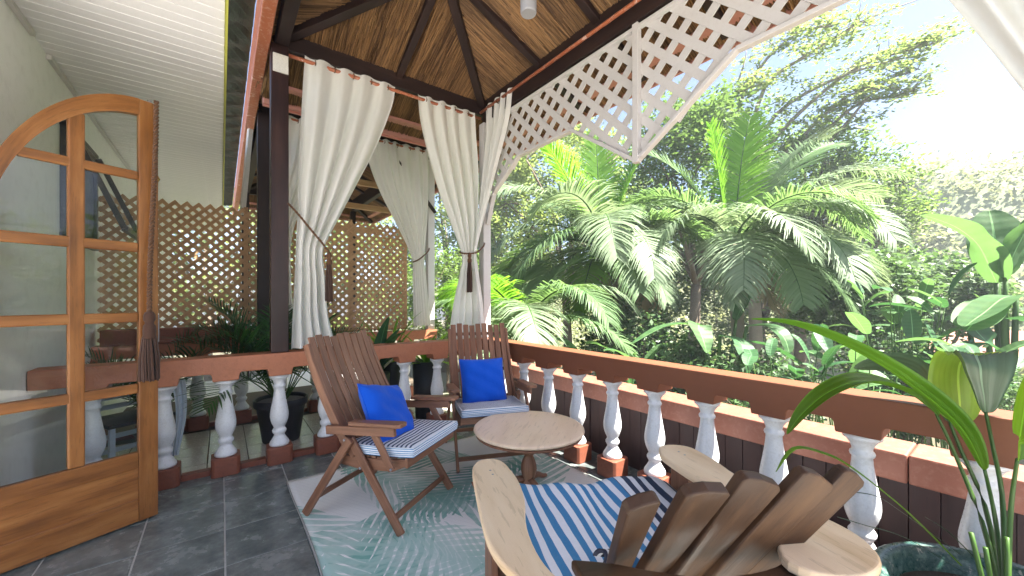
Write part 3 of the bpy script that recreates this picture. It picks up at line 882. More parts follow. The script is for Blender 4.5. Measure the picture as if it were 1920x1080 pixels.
# white valance in the plane of the garden-side beam, between the corner posts
val = empty('lattice_valance', (2.6, 1.82, 2.5), 0, 'white painted lattice valance with a pointed middle hanging from the roof beam', 'lattice')
def vpl(a, b2, t): return (0.0 + t, a - 1.82, b2 - 2.5)
YT = 1.82
prof = [(3.93, 2.35), (3.79, 2.70), (3.31, 3.005), (2.52, 3.005), (1.82, 2.52), (1.09, 3.01), (0.33, 3.01), (-0.15, 2.70), (-0.36, 2.35)]
vpoly = [(3.93, 3.575)] + prof + [(-0.36, 3.575)]
lattice(vpoly, 0.137, 0.062, 0.009, vpl, 'white_lattice', val, off=0)
for a, b2 in zip(prof[:-1], prof[1:]):
    MB().bar(vpl(a[0], a[1], -0.014), vpl(b2[0], b2[1], -0.014), 0.030, 0.052, (1, 0, 0)).build('edge_bar', 'white_lattice', val, bevel=0.004)
MB().bar(vpl(3.93, 3.555, -0.014), vpl(-0.36, 3.555, -0.014), 0.03, 0.04, (1, 0, 0)).build('top_bar', 'white_lattice', val, bevel=0.003)
MB().bar(vpl(1.82, 2.505, -0.02), vpl(1.82, 3.583, -0.02), 0.052, 0.05, (1, 0, 0)).build('drop_post', 'white_lattice', val, bevel=0.004)

scr = empty('lattice_screen', (0.6, 5.68, 1.0), 0, 'brown wooden lattice screen standing on the far balustrade', 'lattice')
def spl(a, b2, t): return (a - 0.6, t, b2 - 1.0)
spoly = [(-1.0, 0.985), (2.24, 0.985), (2.24, 2.535), (-1.0, 2.535)]
lattice(spoly, 0.073, 0.037, 0.008, spl, 'lattice_wood', scr)
for x in (0.24, 1.45, 2.25):
    MB().bar(spl(x, 0.98, 0.03), spl(x, 2.56 if x < 2 else 2.54, 0.03), 0.045, 0.03, (0, 1, 0)).build('stile', 'lattice_wood', scr)
MB().bar(spl(-1.0, 1.02, -0.012), spl(2.24, 1.02, -0.012), 0.07, 0.02, (0, 0, 1)).build('bottom_rail', 'lattice_wood', scr)
# ------------------------------------------------------------------ arched glass door leaf, standing open
DO = Vector((-0.345, 3.499, 0.012)); DA = math.atan2(-0.416, -0.909)
door = empty('glass_door', DO, DA, 'open golden brown wooden arched door leaf with clear glass panes', 'door')
# local x runs from the free edge towards the hinges; the head is a quarter ellipse
CX, CZ, AO, BO, AI, BI = 0.06, 1.673, 0.685, 1.058, 0.638, 0.955
def ez(x, a, b2): return CZ + b2 * math.sqrt(max(0.0, 1 - ((x - CX) / a) ** 2))
T = 0.022
dfn = lambda a, b2, t: (a, t, b2)
XH = CX + AI                                  # inner face of the hinge stile
MB().bar((0.048, 0, 0.0), (0.048, 0, CZ + BO - 0.002), 0.096, 2 * T, (0, 1, 0)).build('stile', 'door_wood', door, bevel=0.004)
MB().bar(((XH + CX + AO) / 2, 0, 0.0), ((XH + CX + AO) / 2, 0, CZ), AO - AI, 2 * T, (0, 1, 0)).build('stile', 'door_wood', door, bevel=0.004)
m = MB()
n = 28
ao = math.acos((0.097 - CX) / AO); ai = math.acos((0.097 - CX) / AI)
out = [(CX + AO * math.cos(ao * k / n), CZ + BO * math.sin(ao * k / n)) for k in range(n + 1)]
inn = [(CX + AI * math.cos(ai * k / n), CZ + BI * math.sin(ai * k / n)) for k in range(n + 1)]
for k in range(n):
    q = [out[k], out[k + 1], inn[k + 1], inn[k]]
    vs = [dfn(a, b2, -T) for a, b2 in q] + [dfn(a, b2, T) for a, b2 in q]
    L0, L1 = k / n * 1.5, (k + 1) / n * 1.5
    fs = [(0, 1, 2, 3), (7, 6, 5, 4), (0, 4, 5, 1), (2, 6, 7, 3)]
    us = [[(L0, 0), (L1, 0), (L1, .11), (L0, .11)], [(L0, .11), (L1, .11), (L1, 0), (L0, 0)], [(L0, 0), (L0, .04), (L1, .04), (L1, 0)], [(L1, 0), (L1, .04), (L0, .04), (L0, 0)]]
    m.add(vs, fs, us)
m.build('arch_rail', 'door_wood', door)
for z, hh in ((2.232, 0.055), (1.768, 0.062), (1.318, 0.062), (0.858, 0.062)):
    x1 = XH if z < CZ else CX + AI * math.sqrt(1 - ((z - CZ) / BI) ** 2) + 0.01
    MB().bar((0.0975, 0, z), (x1, 0, z), 0.034, hh).build('glazing_bar', 'door_wood', door, bevel=0.008)
MB().bar((0.37, 0, 0.45), (0.37, 0, ez(0.37, AI, BI) + 0.02), 0.07, 0.036, (0, 1, 0)).build('mullion', 'door_wood', door, bevel=0.008)
MB().bar((0.0975, 0, 0.396), (XH, 0, 0.396), 2 * T - .002, 0.105).build('middle_rail', 'door_wood', door, bevel=0.004)
MB().bar((0.0975, 0, 0.074), (XH, 0, 0.074), 2 * T - .002, 0.145).build('bottom_rail', 'door_wood', door, bevel=0.004)
MB().bar((0.0975, 0.004, 0.245), (XH, 0.004, 0.245), 0.022, 0.195).build('panel', 'door_wood', door)
# one pane per opening
zs = [0.45, 0.828, 0.888, 1.288, 1.348, 1.738, 1.798, 2.206, 2.258, 2.70]
for (x0, x1) in ((0.097, 0.335), (0.405, XH)):
    for i in range(0, 10, 2):
        xs_ = np.linspace(x1, x0, 12)
        poly = [(x0, zs[i])]
        xe = min(x1, CX + AI * math.sqrt(max(0, 1 - (max(0, zs[i] - CZ) / BI) ** 2)))
        if xe < x0 + 0.02: continue
        poly.append((xe, zs[i]))
        for x in np.linspace(xe, x0, 10):
            poly.append((x, max(zs[i] + 0.001, min(zs[i + 1], ez(x, AI, BI) + 0.003))))
        MB().prism(poly, dfn, -0.002, 0.002).build('pane', 'pane_glass', door)
for z in (2.24, 0.905):
    MB().tube([(-0.002, 0.0, z - 0.02), (-0.006, 0.0, z), (-0.002, 0.0, z + 0.02)], [0.006, 0.012, 0.006], 8).build('latch', 'brass', door)
MB().bar((0.03, -0.026, 2.60), (0.03, -0.026, 2.76), 0.022, 0.014, (0, 1, 0)).build('bolt', 'grey_metal', door, bevel=0.003)
MB().bar((-0.006, 0, 1.15), (-0.006, 0, 1.33), 0.02, 0.006, (1, 0, 0)).build('strike_plate', 'grey_metal', door)
# twisted rope with a tassel hanging down the stile
rope = empty('rope_tassel', Matrix.Translation(DO) @ Matrix.Rotation(DA, 4, 'Z') @ Vector((0.055, -0.045, 0.9)), DA, 'brown twisted rope with a big tassel hanging on the glass door', 'tassel')
DM = Matrix.Identity(4)
rope.location = Matrix.Translation(DO) @ Matrix.Rotation(DA, 4, 'Z') @ Vector((0.055, 0.05, 0.9))
m = MB()
for ph in (0, math.pi):
    m.tube([((0.008 * math.cos(z * 130 + ph)) - 0.035 * smooth01((z - 0.5) / 1.3), 0.008 * math.sin(z * 130 + ph), z) for z in np.linspace(0.42, 1.84, 150)], 0.0085, 6)
m.build('rope', 'rope_brown', rope)
MB().lathe([(0.008, 0.455), (0.022, 0.45), (0.030, 0.43), (0.030, 0.40), (0.022, 0.385), (0.022, 0.375), (0.032, 0.36), (0.034, 0.33), (0.032, 0.30), (0.036, 0.29), (0.036, 0.28), (0.030, 0.27)], 18).build('knot', 'tassel_brown', rope)
m = MB()
for k in range(90):
    a = random.uniform(0, 6.28); r = 0.034 * math.sqrt(random.random())
    r2 = r * 1.45
    m.tube([(r * math.cos(a), r * math.sin(a), 0.285), (r2 * math.cos(a + .1), r2 * math.sin(a + .1), 0.15), (r2 * 1.03 * math.cos(a + .2), r2 * 1.03 * math.sin(a + .2), random.uniform(0.0, 0.02))], 0.0042, 4, False)
m.build('fringe', 'tassel_brown', rope)

# ------------------------------------------------------------------ rug
RW, RD = 1.98, 2.62
def rugf(u, v):
    x = (u - .5) * RW; y = (v - .5) * RD
    e = min(u, 1 - u) * RW
    z = 0.006 + 0.004 * math.exp(-e * 12) * (0.5 + 0.5 * math.sin(y * 5.1)) * (1 if u < .5 else .4)
    return (x + 0.006 * math.sin(y * 4) * (1 if u < .5 else 0), y, z)
m = MB().grid(rugf, 40, 48)
rug = m.build('rug', 'rug_print', None, (0.418 + RW / 2, 3.50 - RD / 2, 0.001))
so_ = rug.modifiers.new('thick', 'SOLIDIFY'); so_.thickness = 0.005; so_.offset = -1
re_ = [rugf(0, i / 48) for i in range(48)] + [rugf(i / 40, 1) for i in range(40)] + [rugf(1, 1 - i / 48) for i in range(48)] + [rugf(1 - i / 40, 0) for i in range(41)]
MB().tube([(p[0], p[1], p[2] - 0.001) for p in re_], 0.0055, 6, False).build('binding', 'rug_edge', rug)
tag(rug, 'pale outdoor rug printed with teal palm leaves under the chairs', 'rug')

# ------------------------------------------------------------------ folding slatted chairs
def folding_chair(loc, rz, label):
    """local: the sitter faces -y"""
    r = empty('folding_chair', loc, rz, label, 'chair', 'folding slatted chairs')
    W2 = 0.33
    def pz(s, p, z): return (s, -p, z)
    bp = [(-0.385, 1.13), (-0.325, 0.98), (-0.235, 0.80), (-0.13, 0.625), (-0.04, 0.50), (0.03, 0.445)]   # back rail
    bc = catmull([(0, -p, z) for p, z in bp], 14)
    for s in (-1, 1):
        m = MB()
        for a, b2 in zip(bc[:-1], bc[1:]):
            pass
        # back stile as one bent board
        x = s * (W2 - 0.035)
        vs = []; us = []; fs = []
        L = 0
        for i, q in enumerate(bc):
            d = (bc[min(i + 1, 13)] - bc[max(i - 1, 0)]).normalized()
            nn = Vector((0, -d.z, d.y)).normalized()
            hw = 0.030 if i > 2 else 0.024
            for (ax, ay) in ((-0.013, -hw), (0.013, -hw), (0.013, hw), (-0.013, hw)):
                vs.append(Vector((x + ax, q.y, q.z)) + nn * ay)
            if i:
                L2 = L + (q - bc[i - 1]).length
                for k in range(4):
                    k2 = (k + 1) % 4
                    fs.append(((i - 1) * 4 + k, (i - 1) * 4 + k2, i * 4 + k2, i * 4 + k)); us.append([(L, k * .04), (L, k * .04 + .04), (L2, k * .04 + .04), (L2, k * .04)])
                L = L2
        fs.append((3, 2, 1, 0)); us.append([(0, 0)] * 4); fs.append((52, 53, 54, 55)); us.append([(0, 0)] * 4)
        m.add(vs, fs, us)
        m.build('back_stile', 'chair_wood', r, bevel=0.005)
        # crossed legs
        MB().bar(pz(s * W2, -0.36, 0.006), pz(s * W2, 0.015, 0.55), 0.022, 0.055, (1, 0, 0)[0:3] and (0, 1, 0)).build('leg', 'chair_wood', r, bevel=0.005)
        MB().bar(pz(s * (W2 - 0.024), 0.385, 0.006), pz(s * (W2 - 0.024), 0.0, 0.545), 0.022, 0.055, (0, 1, 0)).build('leg', 'chair_wood', r, bevel=0.005)
        # seat side rail, lower and bowed
        MB().prism([(-0.12, 0.36), (0.05, 0.345), (0.30, 0.365), (0.405, 0.415), (0.40, 0.455), (0.2, 0.43), (-0.10, 0.42)], lambda a, b2, t: (t, -a, b2), s * (W2 - 0.06) - 0.012, s * (W2 - 0.06) + 0.012).build('seat_rail', 'chair_wood', r, bevel=0.005)
        # arm, its pad and strut
        MB().bar(pz(s * (W2 + 0.002), -0.17, 0.592), pz(s * (W2 + 0.002), 0.36, 0.636), 0.026, 0.055, (0, 0, 1)).build('arm_rail', 'chair_wood', r, bevel=0.005)
        MB().prism([(0.03, -0.033), (0.40, -0.045), (0.425, -0.03), (0.425, 0.03), (0.40, 0.042), (0.03, 0.033)], lambda a, b2, t, s=s: (s * (W2 + 0.004) + b2, -a, 0.655 + t + 0.07 * (a - 0.1)), -0.004, 0.022).build('arm_pad', 'chair_wood', r, bevel=0.006)
        MB().bar(pz(s * (W2 - 0.0), 0.20, 0.61), pz(s * (W2 - 0.0), 0.335, 0.40), 0.02, 0.045, (0, 1, 0)).build('arm_strut', 'chair_wood', r, bevel=0.004)
        for (p, z) in ((0.335, 0.41), (0.105, 0.385), (-0.02, 0.545)):
            MB().tube([pz(s * (W2 + 0.010), p, z), pz(s * (W2 + 0.016), p, z)], 0.008, 8).build('bolt', 'grey_metal', r)
    # back slats run up and down, on three cross bars
    ns = 9
    for k in range(ns):
        x = -W2 + 0.075 + k * (2 * W2 - 0.15) / (ns - 1)
        m = MB(); pts = [(x, q.y + 0.0, q.z) for q in bc[0:12]]
        vs = []; us = []; fs = []
        top = 0.045 + 0.012 * math.sin(k * 1.7)
        for i, q in enumerate(bc[0:12]):
            d = (bc[min(i + 1, 13)] - bc[max(i - 1, 0)]).normalized(); nn = Vector((0, -d.z, d.y)).normalized()
            c = Vector((x, q.y, q.z)) - nn * 0.012 - (d * top if i == 0 else Vector((0, 0, 0)))
            for (ax, ay) in ((-0.0262, -0.007), (0.0262, -0.007), (0.0262, 0.007), (-0.0262, 0.007)):
                vs.append(c + Vector((ax, 0, 0)) + nn * ay)
            if i:
                for kk in range(4):
                    k2 = (kk + 1) % 4
                    fs.append(((i - 1) * 4 + kk, (i - 1) * 4 + k2, i * 4 + k2, i * 4 + kk)); us.append([((i - 1) * .06, kk * .04), ((i - 1) * .06, kk * .04 + .04), (i * .06, kk * .04 + .04), (i * .06, kk * .04)])
        fs.append((3, 2, 1, 0)); us.append([(0, 0)] * 4); fs.append((44, 45, 46, 47)); us.append([(0, 0)] * 4)
        m.add(vs, fs, us)
        m.build('back_slat', 'chair_wood', r, bevel=0.004)
    for i in (1, 6, 10):
        q = bc[i]; d = (bc[i + 1] - bc[i - 1]).normalized(); nn = Vector((0, -d.z, d.y)).normalized()
        c = q + nn * 0.012
        MB().bar((-W2 + 0.05, c.y, c.z), (W2 - 0.05, c.y, c.z), 0.02, 0.03, d).build('cross_bar', 'chair_wood', r, bevel=0.003)
    # seat slats
    for k in range(9):
        p = -0.06 + k * 0.053
        MB().bar(pz(-W2 + 0.05, p, 0.438 + 0.03 * max(0, k - 5) / 3), pz(W2 - 0.05, p, 0.438 + 0.03 * max(0, k - 5) / 3), 0.042, 0.014).build('seat_slat', 'chair_wood', r, bevel=0.003)
    MB().bar(pz(-W2 + 0.04, 0.408, 0.437), pz(W2 - 0.04, 0.408, 0.437), 0.022, 0.062).build('front_rail', 'chair_wood', r, bevel=0.005)
    MB().bar(pz(-W2 + 0.02, 0.325, 0.09), pz(W2 - 0.02, 0.325, 0.09), 0.02, 0.035).build('stretcher', 'chair_wood', r, bevel=0.003)
    MB().bar(pz(-W2 + 0.0, -0.27, 0.135), pz(W2 - 0.0, -0.27, 0.135), 0.02, 0.035).build('stretcher', 'chair_wood', r, bevel=0.003)
    return r
def pad(nu, nv, w, d, th, sag=0.0, pinch=0.35):
    """closed soft pad: local x width, y depth; returns grids top and bottom"""
    m = MB()
    def prof(t): return (1 - abs(2 * t - 1) ** 5) ** 0.5
    def top(u, v):
        k = min(1, prof(u) * prof(v))
        return ((u - .5) * w, (v - .5) * d, th / 2 * k + 0.004 * math.sin(u * 17) * math.sin(v * 13) * k + sag * (u - .5) ** 2)
    def bot(u, v):
        k = min(1, prof(u) * prof(v))
        return ((.5 - u) * w, (v - .5) * d, -th / 2 * k + sag * (u - .5) ** 2)
    m.grid(top, nu, nv); m.grid(bot, nu, nv)
    return m
def seat_cushion(loc, rz, label):
    th = 0.062
    m = MB()
    w_, d_ = 0.56, 0.50
    def top(u, v):
        e = min(u, 1 - u, v, 1 - v)
        k = min(1, e / 0.06)
        return ((u - .5) * w_, (.5 - v) * d_, th / 2 - 0.012 * (1 - k) ** 2 + 0.003 * math.sin(u * 19) * math.sin(v * 16) + 0.028 * v * v)
    def bot(u, v):
        return ((u - .5) * w_, (v - .5) * d_, -th / 2 + 0.028 * (1 - v) ** 2)
    m.grid(top, 26, 26); m.grid(bot, 8, 8)
    root = empty('seat_cushion', loc, rz, label, 'cushion', 'striped seat cushions on the folding chairs')
    m.build('cover', 'cushion_navy', root)
    e = MB()
    N = 24
    ring = [(i / N, 0) for i in range(N)] + [(1, i / N) for i in range(N)] + [(1 - i / N, 1) for i in range(N)] + [(0, 1 - i / N) for i in range(N)]
    vs = []; fs = []; us = []
    for j in range(5):
        t = j / 4
        for (u, v) in ring:
            a = Vector(top(u, v)); b2 = Vector(bot(u, 1 - v))
            p = a.lerp(b2, t); c = Vector((0, 0, p.z))
            o = 0.010 * math.sin(t * math.pi)
            p += (p - c).normalized() * o
            vs.append(p)
    n = len(ring)
    for j in range(4):
        for i in range(n):
            i2 = (i + 1) % n
            fs.append((j * n + i, (j + 1) * n + i, (j + 1) * n + i2, j * n + i2)); us.append([(i / n, j / 4), (i / n, (j + 1) / 4), ((i + 1) / n, (j + 1) / 4), ((i + 1) / n, j / 4)])
    e.add(vs, fs, us, True)
    e.build('border', 'cushion_edge', root)
    for t in (0, 1):
        MB().tube([vs[i + t * 4 * n] for i in range(n)] + [vs[t * 4 * n]], 0.006, 6, False).build('piping', 'cushion_edge', root)
    return root
def pillow(loc, rot, label, s=0.40):
    m = MB()
    rp = random.Random(label)
    ph = [rp.uniform(0, 6) for _ in range(6)]
    def side(sg):
        def fn(u, v):
            a, b2 = 2 * u - 1, 2 * v - 1
            k = ((1 - a ** 4) * (1 - b2 ** 4)) ** 0.55
            pin = 1 - 0.055 * (1 - abs(a) ** 2) * abs(b2) ** 3 * 1
            pin2 = 1 - 0.055 * (1 - abs(b2) ** 2) * abs(a) ** 3
            wr = 0.008 * math.sin(a * 6 + b2 * 3 + ph[0]) * math.sin(b2 * 7 + ph[1]) + 0.010 * math.sin((a + b2 * .6) * 11 + ph[2]) * (1 - k) + 0.006 * math.sin((a * .5 - b2) * 13 + ph[3]) * (1 - k)
            return (sg * a * s / 2 * pin2, sg * 0.0 + (0.075 * k + wr * k) * (-sg) , b2 * s / 2 * pin)
        return fn
    m.grid(side(1), 30, 30); m.grid(side(-1), 30, 30)
    o = m.build('pillow', 'pillow_blue', None, loc)
    o.rotation_euler = rot
    fa = side(1)
    edge = [fa(i / 30, 0) for i in range(30)] + [fa(1, i / 30) for i in range(30)] + [fa(1 - i / 30, 1) for i in range(30)] + [fa(0, 1 - i / 30) for i in range(31)]
    MB().tube(edge, 0.0042, 6, False).build('piping', 'pillow_blue', o)
    tag(o, label, 'pillow', 'bright blue pillows')
    return o
def chair_pt(c, rz, x, p, z):
    return (c[0] + x * math.cos(rz) + p * math.sin(rz), c[1] + x * math.sin(rz) - p * math.cos(rz), z)
C1, R1 = (0.92, 2.77), math.radians(33.1)
C2, R2 = (1.985, 3.06), math.radians(-21.5)
folding_chair((C1[0], C1[1], 0.008), R1, 'slatted brown folding chair nearest the glass door')
folding_chair((C2[0], C2[1], 0.008), R2, 'slatted brown folding chair in the corner behind the round table')
for C_, R_, nm in ((C1, R1, 'blue and white striped seat cushion on the folding chair nearest the door'), (C2, R2, 'blue and white striped seat cushion on the folding chair in the corner')):
    seat_cushion(chair_pt(C_, R_, 0, 0.20, 0.490), R_, nm)
pillow(chair_pt(C1, R1, -0.045, 0.085, 0.655), (math.radians(-32), math.radians(13), R1 - 0.02), 'bright blue pillow leaning on the folding chair nearest the door', 0.43)
pillow(chair_pt(C2, R2, -0.03, 0.055, 0.690), (math.radians(-24), math.radians(1), R2 + 0.1), 'bright blue pillow on the folding chair in the corner', 0.42)

# ------------------------------------------------------------------ round table
tb = empty('round_table', (1.845, 2.245, 0.008), 0, 'round pale topped wooden pedestal table in front of the chairs', 'table')
tt_ = MB().lathe([(0.0, 0.452), (0.36, 0.452), (0.395, 0.456), (0.408, 0.462), (0.413, 0.470), (0.411, 0.478), (0.404, 0.484), (0.39, 0.486), (0.2, 0.486), (0.0, 0.486)], 64, caps=False)
tt_.uv = [[(tt_.v[i][0] * 0.8 + tt_.v[i][1] * 0.6, tt_.v[i][1] * 0.8 - tt_.v[i][0] * 0.6) for i in f] for f in tt_.f]
tt_.build('table_top', 'table_top_wood', tb)
MB().lathe([(0.385, 0.433), (0.398, 0.437), (0.400, 0.446), (0.396, 0.4515), (0.3, 0.4515)], 64).build('apron_ring', 'chair_wood', tb)
MB().lathe([(0.058, 0.03), (0.062, 0.05), (0.05, 0.07), (0.036, 0.085), (0.042, 0.10), (0.054, 0.13), (0.060, 0.165), (0.057, 0.20), (0.046, 0.235), (0.034, 0.262), (0.032, 0.272), (0.046, 0.282), (0.050, 0.295), (0.044, 0.305), (0.050, 0.315), (0.052, 0.33), (0.044, 0.342), (0.052, 0.352), (0.055, 0.372), (0.056, 0.40), (0.075, 0.432)], 28).build('pedestal', 'chair_wood', tb)
for k in range(3):
    a = math.radians(20 + 120 * k)
    c = catmull([(0.03, 0, 0.09), (0.13, 0, 0.075), (0.22, 0, 0.03), (0.27, 0, 0.016)], 8)
    MB().tube([(p.x * math.cos(a), p.x * math.sin(a), p.z) for p in c], [0.026, 0.026, 0.024, 0.022, 0.019, 0.017, 0.016, 0.015], 8).build('foot', 'chair_wood', tb)

# ------------------------------------------------------------------ broad-armed garden chair in the foreground
AC, AR = (1.45, 1.27), math.radians(160.7)
ad = empty('garden_chair', (AC[0], AC[1], 0.008), AR, 'weathered wooden fan back armchair with broad pale arms in the foreground', 'chair')
# local: x to the sitter's left in view terms, +y goes to the back of the chair
ZA = 0.665
for s in (-1, 1):
    # outline of the broad arm, front end first
    if s == 1:   # the arm towards the door
        o_ = [(.445, .004), (.462, -.05), (.511, -.079), (.565, -.06), (.60, .006), (.622, .15), (.642, .315), (.658, .497), (.648, .609), (.622, .692), (.585, .80), (.54, .87), (.48, .89), (.45, .85), (.48, .79), (.52, .718), (.533, .614), (.515, .47), (.467, .319), (.441, .162)]
        lgx, lgy = 0.53, 0.07
    else:
        o_ = [(-.325, .075), (-.35, .045), (-.40, .032), (-.455, .050), (-.49, .085), (-.50, .14), (-.485, .274), (-.458, .385), (-.452, .5), (-.462, .65), (-.472, .79), (-.455, .87), (-.405, .935), (-.34, .965), (-.25, .97), (-.165, .93), (-.13, .86), (-.20, .775), (-.285, .65), (-.301, .505), (-.275, .41), (-.272, .285), (-.290, .14)]
        lgx, lgy = -0.395, 0.15
    cl = catmull([(a, b2, 0) for a, b2 in o_] + [(o_[0][0], o_[0][1], 0)], 72)[:-1]
    poly = [(p.y, p.x) for p in cl]
    if s < 0: poly = poly[::-1]
    MB().prism(poly, lambda a, b2, t: (b2, a, t), ZA, ZA + 0.032).build('arm', 'pale_arm', ad, bevel=0.009, seg=3)
    MB().bar((lgx, lgy, 0.0), (lgx, lgy, ZA - 0.001), 0.03, 0.12, (0, 1, 0)).build('front_leg', 'chair_wood', ad, bevel=0.005)
    MB().bar((lgx - s * 0.032, lgy - 0.08, 0.36), (lgx - s * 0.032, 0.90, 0.055), 0.028, 0.12).build('side_rail', 'slat_wood', ad, bevel=0.005)
    MB().prism([(0.0, ZA - 0.002), (0.0, ZA - 0.17), (0.07, ZA - 0.002)], lambda a, b2, t, s=s, gx=lgx, gy=lgy: (gx + s * (0.017 + a), gy + t, b2), -0.012, 0.012).build('arm_bracket', 'chair_wood', ad)
    for q in range(2):
        MB().lathe([(0.0, 0.0325), (0.005, 0.0325), (0.006, 0.030)], 10, (lgx, lgy - 0.02 + q * 0.04, ZA), False).build('screw', 'grey_metal', ad)
MB().bar((-0.36, 0.06, 0.345), (0.49, -0.02, 0.345), 0.025, 0.10).build('front_apron', 'slat_wood', ad, bevel=0.005)
for k in range(6):
    y = 0.02 + k * 0.076; z = 0.405 - 0.25 * (y + .02)
    MB().bar((-0.36, y + 0.05, z), (0.49, y - 0.03, z), 0.066, 0.018, (0, 0.28, 0.96)).build('seat_slat', 'slat_wood', ad, bevel=0.004)
# fan of back slats: bottom centre x, top centre, half width at the top
fan = [((0.19, 0.46), (0.333, 0.838, 0.93), 0.047, 0.0), ((0.155, 0.53), (0.131, 0.845, 0.935), 0.069, -0.12), ((0.12, 0.60), (-0.060, 0.845, 0.935), 0.069, -0.25), ((0.065, 0.65), (-0.232, 0.88, 0.935), 0.062, -0.36), ((0.0, 0.68), (-0.372, 0.885, 0.925), 0.048, -0.40)]
for k, ((xb, yb), (x, y, z), w1, nx) in enumerate(fan):
    org = Vector((xb, yb, 0.40))
    d = Vector((x, y, z)) - org; L = d.length; d.normalize()
    nrm = Vector((nx, -0.84, 0.54)); nrm = (nrm - d * nrm.dot(d)).normalized()
    sd = d.cross(nrm).normalized()
    w0 = 0.036
    poly = [(0, -w0), (L - 0.014, -w1), (L - 0.002, -w1 * 0.80), (L + 0.003, w1 * 0.1), (L - 0.006, w1 * 0.84), (L - 0.02, w1), (0, w0)]
    MB().prism(poly, lambda a, b2, t, o=org, d=d, s2=sd, n2=nrm: o + d * a + s2 * b2 + n2 * t, -0.018, 0.018).build('back_slat', 'slat_wood', ad, bevel=0.006, seg=2)
# curved cross rail behind the slats, carrying the arms
fr_ = catmull([(0.43, 0.625, 0), (0.33, 0.672, 0), (0.25, 0.725, 0), (0.15, 0.785, 0), (0.03, 0.825, 0), (-0.12, 0.835, 0), (-0.27, 0.80, 0)], 20)
poly = [(p.x, p.y) for p in fr_] + [(p.x + 0.01, p.y + 0.115) for p in fr_[::-1]]
MB().prism(poly, lambda a, b2, t: (a, b2, t), ZA - 0.036, ZA - 0.002).build('back_rail', 'slat_wood', ad, bevel=0.010, seg=3)
MB().bar((0.30, 0.50, 0.40), (-0.12, 0.735, 0.40), 0.03, 0.07).build('lower_back_rail', 'slat_wood', ad, bevel=0.005)
# striped pad: over the seat and folded up the back
cu = empty('chair_pad', (AC[0], AC[1], 0.008), AR, 'wavy blue and white striped pad on the foreground armchair', 'cushion')
def padtop(u, v):
    x = 0.475 - u * 0.83
    y0 = 0.005 - 0.19 * x                       # the front edge lies askew
    if v < 0.10:
        a = v / 0.10 * math.pi / 2
        y = y0 - 0.03 * math.cos(a); z = 0.440 + 0.06 * math.sin(a)
    else:
        q = (v - 0.10) / 0.90
        y = y0 + q * (0.55 - y0)
        z = 0.500 - 0.10 * q + 0.10 * smooth01((q - 0.78) / 0.22) * smooth01((u - 0.30) / 0.15)
    z += 0.012 * math.sin(u * 8.0 + 0.4) * (1 - v * 0.5) + 0.008 * math.sin(u * 19 + v * 5) * (1 - 0.6 * v)
    z -= 0.03 * smooth01((abs(u - .5) - .43) / .07)
    y += 0.014 * math.sin(u * 6.5) * (1 - v)
    return (x, y, z)
m = MB().grid(padtop, 64, 36)
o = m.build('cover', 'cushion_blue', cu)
sf = o.modifiers.new('thick', 'SOLIDIFY'); sf.thickness = 0.05; sf.offset = -1
def foldf(u, v):
    r_ = 0.03
    x = 0.270 - u * 0.10 + 0.012 * math.sin(v * 7)
    yb = 0.515 + 0.012 * math.sin(u * 5)
    if v < 0.35:
        return (x, yb + 0.10 * v, 0.42 + v * 0.40)
    t = (v - .35) / .65 * math.pi
    return (x, yb + 0.035 - r_ + r_ * math.cos(t), 0.56 + r_ * math.sin(t))
m = MB().grid(foldf, 14, 30)
o = m.build('folded_corner', 'cushion_under', cu)
sf = o.modifiers.new('thick', 'SOLIDIFY'); sf.thickness = 0.012

